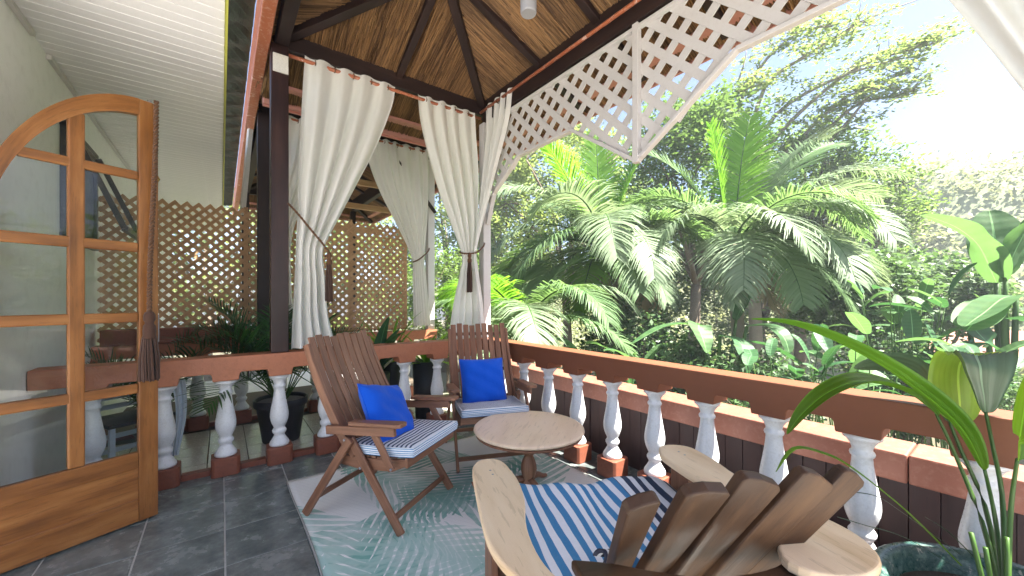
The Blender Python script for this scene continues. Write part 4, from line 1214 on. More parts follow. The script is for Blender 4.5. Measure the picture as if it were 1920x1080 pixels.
# ------------------------------------------------------------------ curtain rods and curtains
r1 = MB().tube([(0.482, 4.0, 3.645), (2.528, 4.0, 3.645)], 0.017, 12).build('curtain_rod', 'rust_beam')
tag(r1, 'copper coloured curtain rod above the orange balustrade', 'curtain rod')
r2 = MB().tube([(2.525, -0.36, 3.715), (2.525, 4.02, 3.715)], 0.017, 12).build('curtain_rod', 'rust_beam')
tag(r2, 'copper coloured curtain rod along the garden side beam', 'curtain rod')
r3 = MB().tube([(0.48, 5.44, 3.66), (2.60, 5.44, 3.66)], 0.015, 10).build('curtain_rod', 'rust_beam')
tag(r3, 'curtain rod of the neighbouring pavilion above the lattice screen', 'curtain rod')
def curtain(label, rows, folds, amp, seed, nu=150, nv=90, grom=5, mat='curtain_white', parts=True):
    """rows: (z, left point xy, right point xy, fold depth) from the rod down to the hem"""
    rr = random.Random(seed)
    ph = [rr.uniform(0, 6.28) for _ in range(8)]
    zs_ = [q[0] for q in rows]
    A = catmull([(q[1][0], q[1][1], q[0]) for q in rows], nv + 1)
    B2 = catmull([(q[2][0], q[2][1], q[0]) for q in rows], nv + 1)
    D = catmull([(q[3], 0, 0) for q in rows], nv + 1)
    def fn(u, v):
        j = int(round(v * nv))
        a, b2, dep = A[j], B2[j], D[j].x
        uu = u + 0.025 * math.sin(u * 9 + ph[0]) * (1 - u) * u * 4 * math.sin(v * 2 + ph[1])
        p = a.lerp(b2, uu)
        d = (b2 - a); d.z = 0
        if d.length < 1e-5: d = Vector((1, 0, 0))
        d.normalize(); nrm = Vector((-d.y, d.x, 0))
        t = u * folds * 2 * math.pi
        w_ = math.sin(t + 0.5 * math.sin(v * 3 + ph[2])) + 0.16 * math.sin(2 * t + ph[3] + v * 2) + 0.25 * math.sin(t * 0.37 + ph[4] + v * 1.5)
        drift = 0.22 * math.sin(u * 23 + v * 4 + ph[5])
        p = p + nrm * dep * amp * (w_ + drift) * 0.62
        if v < 0.02: p.z += 0.018 * abs(math.cos(t / 2))
        return p
    root = empty('curtain', (rows[-1][1][0], rows[-1][1][1], rows[-1][0]), 0, label, 'curtain', 'white tied back curtains')
    off = Vector(root.location)
    m = MB().grid(lambda u, v: fn(u, v) - off, nu, nv)
    m.build('drape', mat, root)
    for k in range(grom):
        u = (k + 0.5) / grom
        p = A[0].lerp(B2[0], u)
        d = (B2[0] - A[0]); d.z = 0; d.normalize()
        ring = []
        a_ = d.orthogonal()
        nrm = Vector((-d.y, d.x, 0))
        for q in range(13):
            t = q / 12 * 2 * math.pi
            ring.append(p - off + Vector((0, 0, 0.0)) + (nrm * math.cos(t) + Vector((0, 0, 1)) * math.sin(t)) * 0.024 + Vector((0, 0, -0.030)))
        MB().tube(ring, 0.005, 6, False).build('grommet', 'rope_brown', root)
    return root
curtain('white curtain beside the dark post tied back to it', [
    (3.675, (0.615, 3.99), (1.47, 3.99), 0.45), (3.45, (0.60, 3.985), (1.43, 3.985), 0.62), (3.0, (0.575, 3.97), (1.27, 3.97), 0.95), (2.6, (0.555, 3.955), (1.085, 3.955), 1.0),
    (2.25, (0.545, 3.945), (0.92, 3.945), 0.9), (2.0, (0.535, 3.94), (0.80, 3.94), 0.72), (1.86, (0.53, 3.94), (0.765, 3.94), 0.65), (1.6, (0.52, 3.945), (0.79, 3.945), 0.85),
    (1.3, (0.505, 3.95), (0.815, 3.95), 1.0), (1.0, (0.495, 3.955), (0.885, 3.955), 1.15)], 4.3, 0.075, 3, grom=5)
curtain('white curtain tied at the corner post on the orange balustrade side', [
    (3.675, (1.72, 3.99), (2.43, 3.99), 0.5), (3.4, (1.75, 3.985), (2.44, 3.985), 0.7), (3.0, (1.85, 3.97), (2.46, 3.97), 0.95), (2.6, (1.98, 3.95), (2.45, 3.95), 1.0), (2.25, (2.12, 3.93), (2.42, 3.93), 0.8),
    (1.95, (2.225, 3.915), (2.37, 3.915), 0.5), (1.75, (2.20, 3.915), (2.40, 3.915), 0.6), (1.4, (2.12, 3.925), (2.47, 3.925), 0.8), (0.99, (2.05, 3.93), (2.51, 3.93), 0.95)], 4.5, 0.062, 8, grom=4)
curtain('white curtain on the garden side rod drawn to the corner post', [
    (3.745, (2.535, 3.38), (2.535, 3.90), 0.6), (3.45, (2.53, 3.44), (2.53, 3.90), 0.8), (3.1, (2.51, 3.56), (2.515, 3.91), 0.9), (2.7, (2.48, 3.71), (2.49, 3.92), 0.85), (2.35, (2.43, 3.81), (2.45, 3.92), 0.6),
    (2.0, (2.355, 3.85), (2.40, 3.91), 0.35), (1.8, (2.36, 3.845), (2.42, 3.905), 0.4), (1.4, (2.42, 3.83), (2.47, 3.91), 0.6), (1.0, (2.44, 3.80), (2.475, 3.905), 0.7)], 4, 0.055, 5, 90, 80, grom=3)
curtain('white curtain of the neighbouring pavilion before the lattice screen', [
    (3.68, (1.55, 5.43), (2.50, 5.43), 0.5), (3.3, (1.62, 5.42), (2.50, 5.42), 0.8), (2.9, (1.78, 5.41), (2.49, 5.41), 0.9), (2.5, (2.0, 5.40), (2.46, 5.40), 0.8), (2.05, (2.22, 5.39), (2.42, 5.39), 0.55),
    (1.7, (2.24, 5.39), (2.45, 5.39), 0.6), (1.05, (2.26, 5.39), (2.52, 5.39), 0.8)], 6, 0.06, 12, 110, 60, grom=5)
curtain('white curtain of the neighbouring pavilion beside its dark post', [
    (3.68, (0.55, 5.43), (1.25, 5.43), 0.5), (3.2, (0.53, 5.42), (1.1, 5.42), 0.8), (2.7, (0.52, 5.41), (0.85, 5.41), 0.8), (2.1, (0.51, 5.40), (0.68, 5.40), 0.5), (1.05, (0.50, 5.40), (0.72, 5.40), 0.7)], 5, 0.055, 17, 90, 50, grom=5)
curtain('grey white curtain edge close to the camera at the garden opening', [
    (3.745, (2.535, -0.30), (2.535, 0.62), 0.5), (3.3, (2.53, -0.31), (2.53, 0.47), 0.7), (2.9, (2.52, -0.32), (2.52, 0.27), 0.8), (2.5, (2.51, -0.33), (2.51, 0.10), 0.8), (2.2, (2.50, -0.335), (2.50, -0.02), 0.7),
    (1.95, (2.49, -0.34), (2.49, -0.15), 0.5), (1.5, (2.49, -0.34), (2.49, -0.12), 0.6), (1.0, (2.49, -0.36), (2.49, -0.05), 0.8)], 5, 0.06, 21, 110, 80, grom=4)
def tieback(label, pts, r=0.011, tassel=None):
    root = empty('curtain_tie', pts[-1], 0, label, 'curtain tie')
    off = Vector(pts[-1])
    c = catmull([Vector(p) - off for p in pts], 60)
    m = MB()
    for ph in (0, math.pi):
        q = []
        for i, p in enumerate(c):
            q.append(p + Vector((0.005 * math.cos(i * 1.3 + ph), 0.004 * math.sin(i * 1.3 + ph), 0.005 * math.sin(i * 1.3 + ph))))
        m.tube(q, r * 0.62, 6)
    m.build('rope', 'rope_brown', root)
    if tassel:
        t = Vector(tassel) - off
        MB().lathe([(0.004, 0.02), (0.018, 0.01), (0.022, -0.01), (0.02, -0.03), (0.014, -0.045), (0.024, -0.06), (0.026, -0.09), (0.02, -0.10)], 14, t).build('knot', 'rope_brown', root)
        m = MB()
        for k in range(46):
            a = random.uniform(0, 6.28); rr = 0.02 * math.sqrt(random.random()); r2_ = rr * 1.7
            m.tube([t + Vector((rr * math.cos(a), rr * math.sin(a), -0.09)), t + Vector((r2_ * math.cos(a), r2_ * math.sin(a), -0.25)), t + Vector((r2_ * math.cos(a + .2), r2_ * math.sin(a + .2), -0.42 - random.uniform(0, .02)))], 0.0038, 4, False)
        m.build('fringe', 'tassel_brown', root)
    return root
tieback('brown rope tie holding the curtain by the dark post', [(0.475, 3.95, 2.30), (0.545, 3.88, 2.20), (0.65, 3.855, 2.06), (0.745, 3.855, 1.945), (0.80, 3.90, 1.88), (0.785, 3.97, 1.85)], tassel=(0.795, 3.865, 1.86))
tieback('brown rope tie with a long tassel gathering the two corner curtains', [(2.54, 3.93, 2.12), (2.47, 3.86, 2.06), (2.36, 3.825, 1.985), (2.25, 3.85, 1.965), (2.20, 3.92, 1.98), (2.26, 3.985, 2.0), (2.40, 3.98, 2.02)], tassel=(2.275, 3.835, 1.96))
tieback('thin rope tie on the neighbouring pavilion curtain', [(2.54, 5.48, 2.22), (2.46, 5.36, 2.15), (2.32, 5.335, 2.03), (2.22, 5.35, 1.98)])

# hanging lamp under the ridge
lp = empty('pendant_lamp', (1.51, 1.84, 3.2), 0, 'grey cylindrical pendant hanging from the roof ridge', 'lamp')
MB().lathe([(0.045, 0), (0.05, 0.01), (0.05, 0.20), (0.03, 0.23), (0.008, 0.24)], 20).build('shade', 'grey_metal', lp)
MB().tube([(0, 0, 0.24), (0, 0, 0.97)], 0.005, 6).build('flex', 'black_frame', lp)
# ------------------------------------------------------------------ plants: leaves and fronds
UP = Vector((0, 0, 1))
def rachis(base, az, el, L, droop, n=16, wind=(0, 0, 0)):
    p = Vector(base); d = Vector((math.cos(az) * math.cos(el), math.sin(az) * math.cos(el), math.sin(el)))
    pts = [p.copy()]
    for k in range(n - 1):
        t = k / (n - 1)
        p = p + d * (L / (n - 1))
        pts.append(p.copy())
        d = (d + Vector((wind[0], wind[1], -1 + wind[2])) * (droop / (n - 1)) * (0.35 + 1.3 * t)).normalized()
    return pts
def frond(name, parent, off, base, az, el, L, droop, ll, lw, n, mat, rmat='stem_green', start=0.16, ldroop=0.6, rr=0.018, twist=0.0, vee=0.35, rnd0=0.5):
    sw = random.uniform(-.35, .35) * min(1, L / 2)
    pts = rachis(base, az, el, L, droop * random.uniform(1.0, 1.25), 16, (-math.sin(az) * sw, math.cos(az) * sw, 0))
    m = len(pts) - 1
    Q = []; R = []
    for k in range(n):
        t = start + (1 - start) * k / (n - 1)
        f = t * m; i = min(int(f), m - 1); p = pts[i].lerp(pts[i + 1], f - i)
        tg = (pts[i + 1] - pts[i]).normalized()
        sd = tg.cross(UP)
        if sd.length < 0.1: sd = Vector((math.sin(az), -math.cos(az), 0))
        sd.normalize()
        nr = sd.cross(tg).normalized()
        if twist:
            c, s = math.cos(twist * t), math.sin(twist * t)
            sd, nr = sd * c + nr * s, nr * c - sd * s
        tt = (t - start) / (1 - start)
        ln = ll * (0.25 + 0.88 * math.sin(math.pi * (0.16 + 0.79 * tt))) * random.uniform(0.82, 1.12)
        fwd = 0.35 + 0.75 * tt
        for s in (-1, 1):
            if random.random() < 0.05: continue
            d = (sd * s + tg * (fwd + random.uniform(-.12, .12)) + nr * (vee + random.uniform(-.12, .12))).normalized()
            a = p; wv = d.cross(nr).normalized()
            seg = 3
            pr = [(0.55, 0), (1.0, 0.4), (0.75, 0.75), (0.08, 1)]
            row = []
            q = p.copy(); dd = d.copy()
            for j in range(4):
                row.append((q.copy(), pr[j][0] * lw / 2, dd.copy()))
                q = q + dd * (ln / 3)
                dd = (dd + Vector((0, 0, -1)) * ldroop * (0.25 + 0.35 * j) * random.uniform(0.8, 1.2)).normalized()
            v = min(1, max(0, rnd0 + random.gauss(0, 0.22)))
            for j in range(3):
                q0, w0, _ = row[j]; q1, w1, _ = row[j + 1]
                Q.append((q0 - wv * w0 - off, q1 - wv * w1 - off, q1 + wv * w1 - off, q0 + wv * w0 - off)); R.append(v)
    o = quads_object(name, np.array([[list(x) for x in q] for q in Q]), mat, parent, R)
    MB().tube([p - off for p in pts], [rr * (1 - 0.85 * k / m) for k in range(m + 1)], 6).build('rachis', rmat, o)
    return o
def blade(name, parent, off, pts, width, mat, fold=0.25, n=22, nu=8, prof=None, pleat=0.0, roll=0.0, side=None):
    """a broad leaf along a midrib curve; width in metres"""
    c = catmull(pts, n + 1)
    prof = prof or (lambda t: max(0.0, math.sin(math.pi * min(1, (t ** 0.75)))) ** 0.8)
    frames = []
    for i in range(n + 1):
        tg = (c[min(i + 1, n)] - c[max(i - 1, 0)]).normalized()
        sd = tg.cross(UP)
        if sd.length < 0.15:
            sd = frames[-1][0].copy() if frames else Vector((1, 0, 0))
        sd.normalize()
        if frames and sd.dot(frames[-1][0]) < 0: sd = -sd
        if side is not None: sd = Vector(side)
        nr = sd.cross(tg).normalized()
        if nr.z < 0 and not frames: nr = -nr
        frames.append((sd, nr))
    if roll:
        fr2 = []
        for i, (s_, n_) in enumerate(frames):
            a = roll * (0.3 + 0.7 * i / n); fr2.append((s_ * math.cos(a) + n_ * math.sin(a), n_ * math.cos(a) - s_ * math.sin(a)))
        frames = fr2
    ph = random.uniform(0, 6)
    def fn(u, v):
        i = int(round(v * n)); sd, nr = frames[i]
        w_ = width / 2 * prof(v)
        x = 2 * u - 1
        z = abs(x) * fold * w_ + pleat * w_ * math.cos(u * nu * math.pi) * 0.5 + 0.02 * w_ * math.sin(v * 14 + ph + x * 2)
        return c[i] + sd * (x * w_) + nr * z - off
    m = MB().grid(fn, nu, n)
    return m.build(name, mat, parent)
def leafcloud(centres, per, spread, size, aspect=0.5, flat=0.5, rng=rng, tone=None):
    C_ = np.repeat(np.asarray(centres), per, axis=0)
    n = len(C_)
    sp = np.asarray(spread) if np.ndim(spread) else np.array([spread] * 3)
    pos = C_ + rng.normal(0, 1, (n, 3)) * sp * 0.55
    nr = rng.normal(0, 1, (n, 3)); nr[:, 2] = np.abs(nr[:, 2]) + flat * 2.0
    nr /= np.linalg.norm(nr, axis=1)[:, None]
    a = rng.normal(0, 1, (n, 3)); a -= nr * (a * nr).sum(1)[:, None]; a /= np.linalg.norm(a, axis=1)[:, None]
    b = np.cross(nr, a)
    L = (size * rng.uniform(0.6, 1.25, n))[:, None]
    W_ = L * aspect
    V = np.stack([pos - a * L * .5, pos + b * W_ * .5 - a * L * .05 - nr * L * .05, pos + a * L * .5, pos - b * W_ * .5 - a * L * .05 - nr * L * .05], axis=1)
    cl = rng.uniform(0, 1, len(centres)) if tone is None else np.asarray(tone)
    r = np.clip(np.repeat(cl, per) * 0.65 + rng.uniform(0, 1, n) * 0.35, 0, 1)
    return V, r
def limb(m, p, q, r0, r1, bend=0.12, n=6):
    p, q = Vector(p), Vector(q)
    L = (q - p).length
    k = Vector((random.uniform(-1, 1), random.uniform(-1, 1), random.uniform(-.2, 1))) * L * bend
    pts = [p.lerp(q, i / (n - 1)) + k * math.sin(math.pi * i / (n - 1)) for i in range(n)]
    m.tube(pts, [r0 + (r1 - r0) * i / (n - 1) for i in range(n)], 6)
    return pts
def tree(name, label, base, cc, rad, ncl, per, size, mat, tr=0.18, group='garden trees', spread=0.5, bark='bark', flat=0.5, nlimb=9, shell=0.55, cat='tree'):
    base = Vector(base); cc = Vector(cc)
    root = empty(name, base, 0, label, cat, group)
    fork = base.lerp(cc, 0.55) if cc.z - base.z > 1.5 else base.lerp(cc, 0.4)
    m = MB()
    m.tube([Vector((0, 0, -0.1)), (fork - base) * 0.5 + Vector((random.uniform(-.2, .2), random.uniform(-.2, .2), 0)), fork - base], [tr * 1.25, tr, tr * 0.8], 9)
    m.build('trunk', bark, root)
    tips = []
    lm = MB()
    ends = []
    for k in range(nlimb):
        a = 2 * math.pi * (k + random.random() * .6) / nlimb; zz_ = random.uniform(-0.5, 0.85)
        s_ = math.sqrt(1 - zz_ * zz_ * 0.8) * random.uniform(0.45, 0.8)
        e = cc + Vector((math.cos(a) * s_ * rad[0], math.sin(a) * s_ * rad[1], zz_ * rad[2] * 0.8))
        limb(lm, fork - base, e - base, tr * 0.5, tr * 0.14)
        ends.append(e)
    while len(tips) < ncl:
        v = Vector((random.gauss(0, 1), random.gauss(0, 1), random.gauss(0, 1))).normalized() * (shell + (1 - shell) * random.random() ** 0.6) * random.uniform(0.8, 1.08)
        t = cc + Vector((v.x * rad[0], v.y * rad[1], v.z * rad[2]))
        tips.append(t)
    for t in tips[:: max(1, ncl // 60)]:
        e = min(ends, key=lambda q: (q - t).length)
        limb(lm, e - base, t - base, tr * 0.14, tr * 0.03, 0.1, 4)
    lm.build('limbs', bark, root)
    C_ = np.array([list(t - base) for t in tips])[: int(ncl * 0.66)]
    V, r = leafcloud(C_, int(per * 1.5), spread * 0.74, size * 1.08, 0.5, flat)
    quads_object('crown', V, mat, root, r)
    return root

# ------------------------------------------------------------------ potted palm on the cream terrace, planters
def pot_lathe(prof, mat, name, parent, n=36): return MB().lathe(prof, n, caps=False).build(name, mat, parent)
pp = empty('potted_palm', (0.50, 4.66, -0.012), 0, 'areca palm in a black pot behind the orange balustrade', 'potted plant')
pot_lathe([(0.0, 0.0), (0.165, 0.0), (0.17, 0.01), (0.222, 0.36), (0.245, 0.365), (0.25, 0.43), (0.238, 0.438), (0.225, 0.43), (0.21, 0.34)], 'pot_black', 'pot', pp)
pot_lathe([(0.222, 0.40), (0.12, 0.405), (0.0, 0.41)], 'gravel', 'soil', pp)
for k in range(22):
    az = k * 2.4 + random.uniform(-.3, .3)
    if k % 3 == 0: az = math.pi + random.uniform(-.5, .5)
    el = random.uniform(0.75, 1.35)
    frond('frond', pp, Vector((0, 0, 0)), (0.05 * math.cos(az), 0.05 * math.sin(az), 0.42), az, el, random.uniform(0.8, 1.2), random.uniform(0.8, 1.7), 0.34, 0.016, 26, 'areca', 'stem_green', 0.3, 0.25, 0.007)
pf = empty('potted_palm', (-0.52, 5.0, -0.012), 0, 'feathery low palm drooping behind the first white balusters', 'potted plant')
pot_lathe([(0.0, 0.0), (0.10, 0.0), (0.13, 0.20), (0.14, 0.20), (0.14, 0.24), (0.12, 0.24), (0.0, 0.22)], 'pot_black', 'pot', pf)
for k in range(13):
    az = k * 2.4
    frond('frond', pf, Vector((0, 0, 0)), (0, 0, 0.22), az, random.uniform(0.9, 1.4), random.uniform(0.7, 1.15), random.uniform(1.2, 2.0), 0.30, 0.016, 24, 'areca', 'stem_green', 0.35, 0.4, 0.006)
def rosette(label, loc, n, L, w, mat, potr=0.13, poth=0.2, el=(0.6, 1.2), name='potted_plant'):
    r = empty(name, loc, 0, label, 'potted plant')
    pot_lathe([(0.0, 0.0), (potr * .75, 0.0), (potr, poth), (potr * .93, poth), (0.0, poth * .9)], 'pot_black', 'pot', r, 24)
    for k in range(n):
        az = k * 2.4 + random.uniform(-.2, .2); e = random.uniform(*el); l = L * random.uniform(0.75, 1.15)
        c = rachis((0, 0, poth * .9), az, e, l, random.uniform(0.7, 1.5), 6)
        blade('leaf', r, Vector((0, 0, 0)), c, w, mat, 0.3, 12, 4)
    return r
rosette('broad leaved dark green plant between the folding chairs', (1.38, 4.42, -0.012), 11, 0.75, 0.15, 'banana_dark', 0.17, 0.62)
rosette('spiky bright green fern like plant by the far white post', (2.02, 4.45, -0.012), 22, 0.62, 0.05, 'pleated_leaf', 0.17, 0.70, (0.3, 1.2))
rosette('spiky green plant behind the folding chair back', (1.70, 4.85, -0.012), 20, 0.75, 0.045, 'pleated_leaf', 0.17, 0.70, (0.3, 1.2))
rosette('low green plant below the first curtain', (0.98, 4.55, -0.012), 18, 0.85, 0.05, 'banana_dark', 0.16, 0.40, (0.7, 1.35))
# terracotta trough on the far rail
tr_ = MB().box(-0.95, 0.28, -0.09, 0.09, 0, 0.16).build('trough', 'terracotta_dark', None, (0.0, 5.52, 0.977), bevel=0.006)
tag(tr_, 'long brown trough in front of the lattice screen', 'planter')
# pale chair beyond the balusters, glimpsed through the door panes
pc = empty('terrace_chair', (-0.62, 4.62, -0.012), 0.5, 'pale blue ladder back chair glimpsed through the lower door panes', 'chair')
for sx in (-1, 1):
    MB().bar((sx * 0.19, 0.19, 0), (sx * 0.19, 0.24, 0.72), 0.035, 0.03).build('back_leg', 'pale_blue', pc, bevel=0.003)
    MB().bar((sx * 0.19, -0.19, 0), (sx * 0.19, -0.19, 0.43), 0.035, 0.035).build('front_leg', 'pale_blue', pc, bevel=0.003)
for z in (0.14, 0.26, 0.52, 0.60, 0.68):
    MB().bar((-0.19, 0.2 + z * 0.05, z), (0.19, 0.2 + z * 0.05, z), 0.014, 0.04).build('ladder_slat', 'pale_blue', pc)
MB().box(-0.22, 0.22, -0.22, 0.2, 0.43, 0.46).build('seat', 'black_frame', pc, bevel=0.006)
# hanging pale cloth by the first baluster
def clothf(u, v): return ((u - .5) * (0.04 + 0.05 * (1 - v)) + 0.02 * math.sin(v * 4), 0.012 * math.sin(u * 14 + v), 0.62 * (1 - v))
hc = MB().grid(clothf, 20, 20).build('hanging_cloth', 'pale_blue', None, (-0.285, 4.20, 0.16))
tag(hc, 'narrow grey blue cloth hanging behind the first balusters', 'cloth')

# ------------------------------------------------------------------ glazed pot with pleated palm-grass, bottom corner of the view
GP = Vector((2.06, 0.02, 0.008))
gp = empty('potted_palm_grass', GP, 0, 'green glazed pot with long pleated leaves beside the foreground armchair', 'potted plant')
pot_lathe([(0.0, 0.0), (0.20, 0.0), (0.215, 0.02), (0.27, 0.16), (0.315, 0.32), (0.325, 0.39), (0.345, 0.41), (0.35, 0.432), (0.335, 0.445), (0.305, 0.435), (0.292, 0.40), (0.28, 0.34)], 'glazed_green', 'pot', gp, 56)
pot_lathe([(0.297, 0.36), (0.15, 0.37), (0.0, 0.375)], 'soil', 'soil', gp)
def gleaf(stem, mid, width, mat, fold=0.2, pleat=0.10, roll=0.0, nu=16, prof=None, side=None):
    st = catmull([Vector(p) for p in stem], 12)
    MB().tube([p - GP for p in st], [0.009 - 0.004 * k / 11 for k in range(12)], 8).build('stem', 'stem_green', gp)
    return blade('leaf', gp, GP, mid, width, mat, fold, 30, nu, prof, pleat, roll, side)
root_p = Vector((2.08, 0.04, 0.38))
def at(u, v, d): return P(u, v, d)
# long arching leaf reaching far left
gleaf([root_p, at(1868, 985, 1.45), at(1846, 880, 1.42)], [at(1846, 885, 1.42), at(1800, 800, 1.42), at(1700, 715, 1.44), at(1590, 650, 1.5), at(1490, 610, 1.58), at(1405, 598, 1.66)], 0.085, 'pleated_leaf', 0.5, 0.16, -0.55)
# leaf arching to a drooping tip
gleaf([root_p, at(1845, 990, 1.5), at(1790, 850, 1.55), at(1755, 775, 1.56)], [at(1760, 780, 1.55), at(1700, 735, 1.56), at(1620, 715, 1.57), at(1555, 735, 1.56), at(1505, 775, 1.54), at(1475, 815, 1.52)], 0.09, 'pleated_leaf', 0.4, 0.16, 0.35)
# dark leaf bending away
gleaf([root_p, at(1850, 960, 1.55), at(1800, 840, 1.62), at(1780, 790, 1.64)], [at(1780, 792, 1.64), at(1755, 740, 1.66), at(1715, 700, 1.72), at(1660, 685, 1.80), at(1600, 690, 1.86)], 0.22, 'pleated_top', 0.2, 0.18, -0.85)
# leaf standing up and folded over at the top, the backlight on its underside put into the colour
gleaf([root_p, at(1880, 940, 1.46), at(1862, 840, 1.44), at(1848, 772, 1.43)], [at(1848, 775, 1.43), at(1843, 740, 1.425), at(1838, 705, 1.425), at(1833, 680, 1.43), at(1829, 667, 1.445)], 0.235, 'pleated_top', 0.35, 0.16, 0.0, 24, lambda t: 0.04 + 0.96 * t ** 0.65, RGT)
blade('leaf', gp, GP, [at(1829, 667, 1.446), at(1815, 664, 1.475), at(1802, 680, 1.51), at(1797, 720, 1.53), at(1800, 760, 1.54), at(1806, 795, 1.54)], 0.235, 'pleated_backlit', 0.05, 30, 20, lambda t: 0.95 - 0.25 * max(0, t - .4) ** 1.5 - (0.7 * max(0, (t - .75) / .25) ** 2), 0.08, 0.0, RGT)
# upright leaf at the frame edge
gleaf([root_p, at(1895, 960, 1.38), at(1908, 860, 1.36)], [at(1908, 865, 1.36), at(1915, 800, 1.36), at(1935, 700, 1.38), at(1985, 640, 1.42), at(2050, 620, 1.46)], 0.12, 'pleated_leaf', 0.4, 0.08, 0.9)
# thin low leaves
for (pts, w_) in (([at(1800, 1060, 1.5), at(1700, 960, 1.5), at(1600, 880, 1.55), at(1545, 852, 1.58), at(1490, 843, 1.6), at(1455, 885, 1.6)], 0.035),
                  ([at(1810, 1075, 1.48), at(1700, 1010, 1.5), at(1620, 985, 1.52), at(1570, 970, 1.54)], 0.012), ([at(1800, 1040, 1.5), at(1690, 960, 1.52), at(1640, 930, 1.55), at(1580, 922, 1.58)], 0.012),
                  ([at(1850, 1070, 1.45), at(1780, 1000, 1.42), at(1735, 970, 1.42)], 0.012)):
    blade('leaf', gp, GP, pts, w_, 'pleated_dark' if w_ < .03 else 'pleated_leaf', 0.4, 20, 4, lambda t: max(.1, math.sin(math.pi * min(1, .15 + .85 * t ** 2)) if w_ > .03 else .7))
for k in range(5):
    a = k * 1.3
    MB().tube(catmull([root_p - GP + Vector((0.03 * math.cos(a), 0.03 * math.sin(a), -.02)), root_p - GP + Vector((0.08 * math.cos(a), 0.08 * math.sin(a), 0.25))], 5), 0.007, 6).build('stem', 'stem_green', gp)

# ------------------------------------------------------------------ garden
GZ = -2.7
g = MB()
def gf(u, v):
    x = -40 + 110 * u; y = -50 + 120 * v
    return (x, y, GZ + 0.25 * math.sin(x * .21) * math.sin(y * .17) * (1 if abs(x) > 12 else .2))
m = MB().grid(gf, 120, 100)
grd = m.build('ground', 'earth')
tag(grd, 'brown and green garden ground below the veranda', None, kind='structure')
# building mass below the veranda floors
bs = MB().box(-1.4, 3.05, -1.6, 10.2, GZ - .1, -0.26).build('veranda_base', 'white_wall')
tag(bs, 'white base wall of the house below the veranda', 'wall', kind='thing')

def coconut(label, crown, fronds, trunk_lean=(0.4, -0.2), name='coconut_palm'):
    c = Vector(crown); base = Vector((c.x + trunk_lean[0], c.y + trunk_lean[1], GZ))
    root = empty(name, base, 0, label, 'palm tree', 'coconut palms')
    pts = catmull([Vector((0, 0, -0.1)), (c - base) * 0.5 + Vector((.12, .1, 0)), c - base], 14)
    MB().tube(pts, [0.16 - 0.05 * k / 13 + 0.008 * (k % 2) for k in range(14)], 12).build('trunk', 'bark_pale', root)
    for (az, el, L, droop, mat, ll) in fronds:
        a = math.radians(az)
        frond('frond', root, base, c + Vector((0.12 * math.cos(a), 0.12 * math.sin(a), random.uniform(-.1, .1))), a, math.radians(el), L * 1.15, droop, ll * 1.25, 0.034, 104, mat, 'stem_green', 0.12, 0.85 if el < 60 else 0.25, 0.024, random.uniform(-.6, .6), 0.18)
    return root
# azimuths: -37 faces picture right, 143 picture left, 53 away, -127 towards the camera
coconut('coconut palm with pale drooping fronds in the middle of the garden', P(1375, 450, 8.4), [
    (-20, 60, 3.0, 1.0, 'frond_pale', .62), (10, 78, 2.6, 0.5, 'frond_bright', .58), (-37, 35, 3.0, 1.7, 'frond_green', .62), (-60, 15, 2.6, 2.0, 'frond_pale', .60), (-100, 20, 2.4, 2.4, 'frond_pale', .60),
    (-140, 25, 2.5, 2.3, 'frond_pale', .60), (175, 30, 2.5, 2.2, 'frond_pale', .6), (150, 45, 2.5, 1.9, 'frond_green', .6), (120, 65, 2.6, 1.2, 'frond_green', .6), (70, 50, 2.6, 1.2, 'frond_green', .6), (-75, -15, 2.3, 1.6, 'frond_green', .6),
    (-120, -10, 2.1, 1.8, 'frond_green', .55), (-165, 0, 2.2, 1.9, 'frond_pale', .55), (-40, 5, 2.6, 1.5, 'frond_pale', .6), (-55, 48, 2.9, 1.4, 'frond_pale', .6), (30, 30, 2.6, 1.3, 'frond_green', .6), (100, 84, 2.3, 0.35, 'frond_bright', .5), (-130, -40, 1.7, 1.0, 'frond_dry', .5), (-25, 45, 3.1, 1.3, 'frond_pale', .62), (-85, 35, 2.5, 2.3, 'frond_pale', .62), (-115, 45, 2.4, 2.3, 'frond_green', .6), (-150, 10, 2.3, 2.0, 'frond_pale', .6), (-45, 62, 2.8, 1.1, 'frond_green', .6), (-65, -30, 2.0, 1.2, 'frond_green', .55), (160, 10, 2.4, 1.8, 'frond_green', .58)])
coconut('coconut palm with upright bright green fronds nearer the corner post', P(1130, 455, 8.8), [
    (150, 68, 2.3, 0.8, 'frond_bright', .55), (60, 84, 2.3, 0.4, 'frond_bright', .5), (-40, 74, 2.3, 1.0, 'frond_bright', .5), (143, 30, 2.5, 1.9, 'frond_pale', .6), (165, 12, 2.5, 1.8, 'frond_green', .6), (-170, 20, 2.4, 2.2, 'frond_green', .6),
    (-140, 30, 2.3, 2.4, 'frond_pale', .6), (-110, 20, 2.2, 2.3, 'frond_pale', .58), (-80, 25, 2.3, 2.2, 'frond_green', .58), (-37, 30, 2.2, 2.0, 'frond_pale', .58), (130, -5, 2.2, 1.4, 'frond_green', .55), (-150, -15, 2.1, 1.6, 'frond_bright', .55),
    (100, 50, 2.4, 1.2, 'frond_green', .55), (20, 50, 2.2, 1.3, 'frond_green', .55), (-95, -35, 1.6, 1.0, 'frond_dry', .5), (-125, -50, 1.5, 0.9, 'frond_dry', .45), (-155, 48, 2.4, 2.2, 'frond_pale', .6), (-125, 5, 2.2, 1.9, 'frond_green', .58), (-60, 45, 2.3, 2.0, 'frond_pale', .58), (150, 50, 2.5, 1.6, 'frond_pale', .6), (170, -15, 2.3, 1.4, 'frond_green', .58), (-100, -10, 2.0, 1.6, 'frond_pale', .55)])
